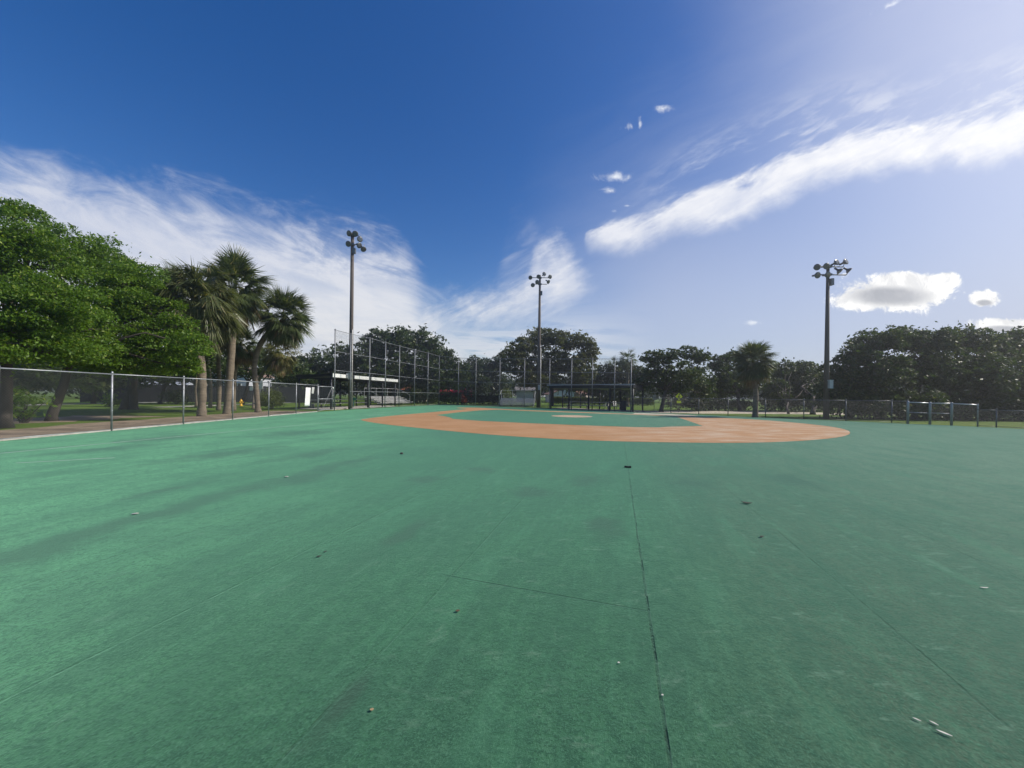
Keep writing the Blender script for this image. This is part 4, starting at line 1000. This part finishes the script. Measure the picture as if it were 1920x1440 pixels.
    # lower lobe and the middle plume
    tB = curve([(-300,560),(500,520),(600,525),(700,535),(800,550),(860,548),(920,535),(968,518),(990,494),(1001,458),(1014,440),(1042,436),(1062,450),(1076,474),(1095,496),(1112,512),(1124,540),(1150,600),(1300,690),(2100,740)])
    bB = curve([(-300,700),(500,690),(700,680),(800,650),(900,622),(960,606),(1000,598),(1050,575),(1085,547),(1112,524),(1150,520),(2100,700)])
    B = mul(nt.smooth(nt.m('ADD', nt.m('SUBTRACT', tB, v), nt.m('ADD', nt.m('ADD', cn(n_lo, .10), cn(n_s2, .10)), cn(n_hi, .10))), -.03, .09), nt.smooth(nt.m('ADD', nt.m('SUBTRACT', v, bB), nt.m('ADD', cn(n_lo, .14), cn(n_s2, .08))), -.08, .07), nt.m('ADD', .70, nt.m('ADD', cn(n_hz, .8), nt.m('ADD', cn(n_hi, .9), cn(n_s2, .8)))), nt.smooth(u, .36, .12))
    # horizon streaks
    S = mul(nt.smooth(n_hz, .36, .55), nt.smooth(v, .27, .10), nt.smooth(u, .42, .1), nt.smooth(u, -.75, -.5), .9)
    # feathered plume above the middle
    tW = curve([(-300,760),(900,560),(940,470),(962,395),(985,385),(1010,420),(1060,480),(1200,760),(2100,760)])
    Wp = mul(nt.smooth(nt.m('ADD', nt.m('SUBTRACT', tW, v), cn(n_st, .2)), -.02, .12), nt.smooth(n_st, .35, .7), .5)
    # long bright band rising to the right
    tC = curve([(-300,760),(1060,560),(1092,470),(1105,436),(1160,418),(1220,404),(1270,372),(1330,340),(1400,318),(1450,296),(1530,262),(1600,246),(1700,236),(1780,212),(1860,202),(1920,184),(2160,110)])
    bC = curve([(-300,300),(1060,380),(1092,452),(1115,468),(1170,474),(1230,458),(1270,440),(1330,432),(1400,404),(1440,384),(1500,360),(1600,338),(1700,314),(1780,298),(1860,308),(1920,288),(2160,200)])
    ndC = nt.m('ADD', nt.m('ADD', cn(n_st, .14), cn(n_s2, .08)), cn(n_hi, .04))
    C1 = mul(nt.smooth(nt.m('ADD', nt.m('SUBTRACT', tC, v), ndC), -.015, .045), nt.smooth(nt.m('ADD', nt.m('SUBTRACT', v, bC), nt.m('ADD', cn(n_lo, .09), nt.m('ADD', cn(n_s2, .03), cn(n_hi, .05)))), -.03, .05))
    C1 = mul(C1, nt.m('ADD', .84, nt.m('ADD', cn(n_st, .9), nt.m('ADD', cn(n_s2, .5), cn(n_hi, .4)))))
    fe = mul(nt.smooth(nt.m('SUBTRACT', nt.m('ADD', tC, .16), v), -.02, .16), nt.smooth(nt.m('SUBTRACT', v, bC), -.02, .05), nt.smooth(nt.m('ADD', nt.m('MULTIPLY', n_st, .6), nt.m('MULTIPLY', n_s2, .4)), .44, .62), nt.smooth(u, .25, .5), .55)
    white_ = nt.m('MAXIMUM', nt.m('MAXIMUM', A, B), nt.m('MAXIMUM', nt.m('MAXIMUM', S, Wp), nt.m('MAXIMUM', C1, fe)))
    sunside = nt.smooth(u, -.6, 1.2)
    ccol = nt.mix(sunside, nt.mix(nt.smooth(v, .12, .45), rgb(.66, .67, .69), rgb(.53, .56, .65)), rgb(.80, .80, .815))
    ccol = nt.mix(nt.m('MULTIPLY', nt.smooth(n_hz, .42, .68), nt.smooth(v, .35, .05)), ccol, rgb(.52, .56, .64))
    col = nt.mix(mul(nt.m('MINIMUM', white_, 1.), front), col, ccol)
    # small puffs
    def puff(px, py, rx, ry, rough=.9, soft=.5, tilt=0.):
        cu, cv = D(px, py); rx, ry = rx/F, ry/F
        a = nt.m('SUBTRACT', u, cu); b = nt.m('SUBTRACT', v, cv)
        if tilt: b = nt.m('SUBTRACT', b, nt.m('MULTIPLY', a, tilt))
        a = nt.m('DIVIDE', a, rx); b = nt.m('DIVIDE', b, ry)
        r = nt.m('SQRT', nt.m('ADD', nt.m('MULTIPLY', a, a), nt.m('MULTIPLY', b, b)))
        e = nt.m('ADD', nt.m('SUBTRACT', 1., r), cn(n_pf, rough)); return e
    n_pf = nt.noise(uv, 19, 9, .68, .5)
    tot = None
    for a in ((1155,331,40,15),(1143,358,22,10),(1150,396,16,8),(1176,386,9,3),(1241,203,30,11,1.2),(1173,240,17,11),(1200,230,6,16),(1668,10,34,9,1.,.5,.45),(1415,605,24,7),(612,652,40,13),(1150,470,1,1)):
        s = nt.smooth(puff(a[0], a[1], a[2], a[3], 3.4, .5, a[6] if len(a) > 6 else 0.), .2, 1.5); tot = s if tot is None else nt.m('MAXIMUM', tot, s)
    col = nt.mix(mul(tot, front, .85), col, rgb(.80, .82, .85))
    e = puff(1675, 552, 128, 36, 2.0)
    for a in ((1620,562,70,24,1.5),(1738,536,62,26,1.5),(1778,526,28,20,1.4),(1845,560,34,18,1.9),(1885,610,72,17,1.6),(1690,524,60,18,1.5),(1600,566,45,16,1.5)): e = nt.m('MAXIMUM', e, puff(*a))
    cum = nt.smooth(e, .0, .34); core = mul(nt.smooth(nt.m('MAXIMUM', puff(1668, 555, 100, 24, .9), nt.m('MAXIMUM', puff(1880, 618, 50, 10, .9), puff(1846, 568, 20, 8, .9))), .0, .6), nt.m('ADD', .9, cn(n_hi, 1.)))
    col = nt.mix(mul(cum, front, .97), col, nt.mix(nt.m('MINIMUM', nt.m('MAXIMUM', core, 0.), 1.), nt.mix(nt.smooth(n_pf, .42, .62), rgb(.70, .70, .70), rgb(.97, .96, .93)), rgb(.36, .37, .40)))
    nt.put(bg.inputs[0], col); bg.inputs[1].default_value = .11
    w.cycles.sampling_method = 'MANUAL'; w.cycles.sample_map_resolution = 512
world()
sun = bpy.data.lights.new('sun', 'SUN'); sun.energy = 4.2; sun.angle = R(.53); sun.color = (1, .93, .82)
so = bpy.data.objects.new('sun', sun); COL.objects.link(so)
sd = Vector((math.sin(SAZ)*math.cos(SEL), math.cos(SAZ)*math.cos(SEL), math.sin(SEL))); so.rotation_euler = sd.to_track_quat('Z', 'Y').to_euler(); so.location = sd*200

# ------------------------------------------------------------------ camera
cam = bpy.data.cameras.new('camera'); co = bpy.data.objects.new('camera', cam); COL.objects.link(co)
cam.sensor_width = 36; cam.lens = F/1920*36; cam.shift_y = 21/1920; cam.clip_end = 3000; cam.clip_start = .05
co.location = (0, 0, EYE)
co.rotation_euler = (Matrix.Rotation(R(90), 3, 'X') @ Matrix.Rotation(ROLL, 3, 'Z')).to_euler()
SC.camera = co
SC.view_settings.view_transform = 'Standard'; SC.view_settings.look = 'None'; SC.view_settings.exposure = .25; SC.view_settings.gamma = 1
SC.cycles.max_bounces = 6; SC.cycles.diffuse_bounces = 3; SC.cycles.transmission_bounces = 4; SC.cycles.transparent_max_bounces = 8
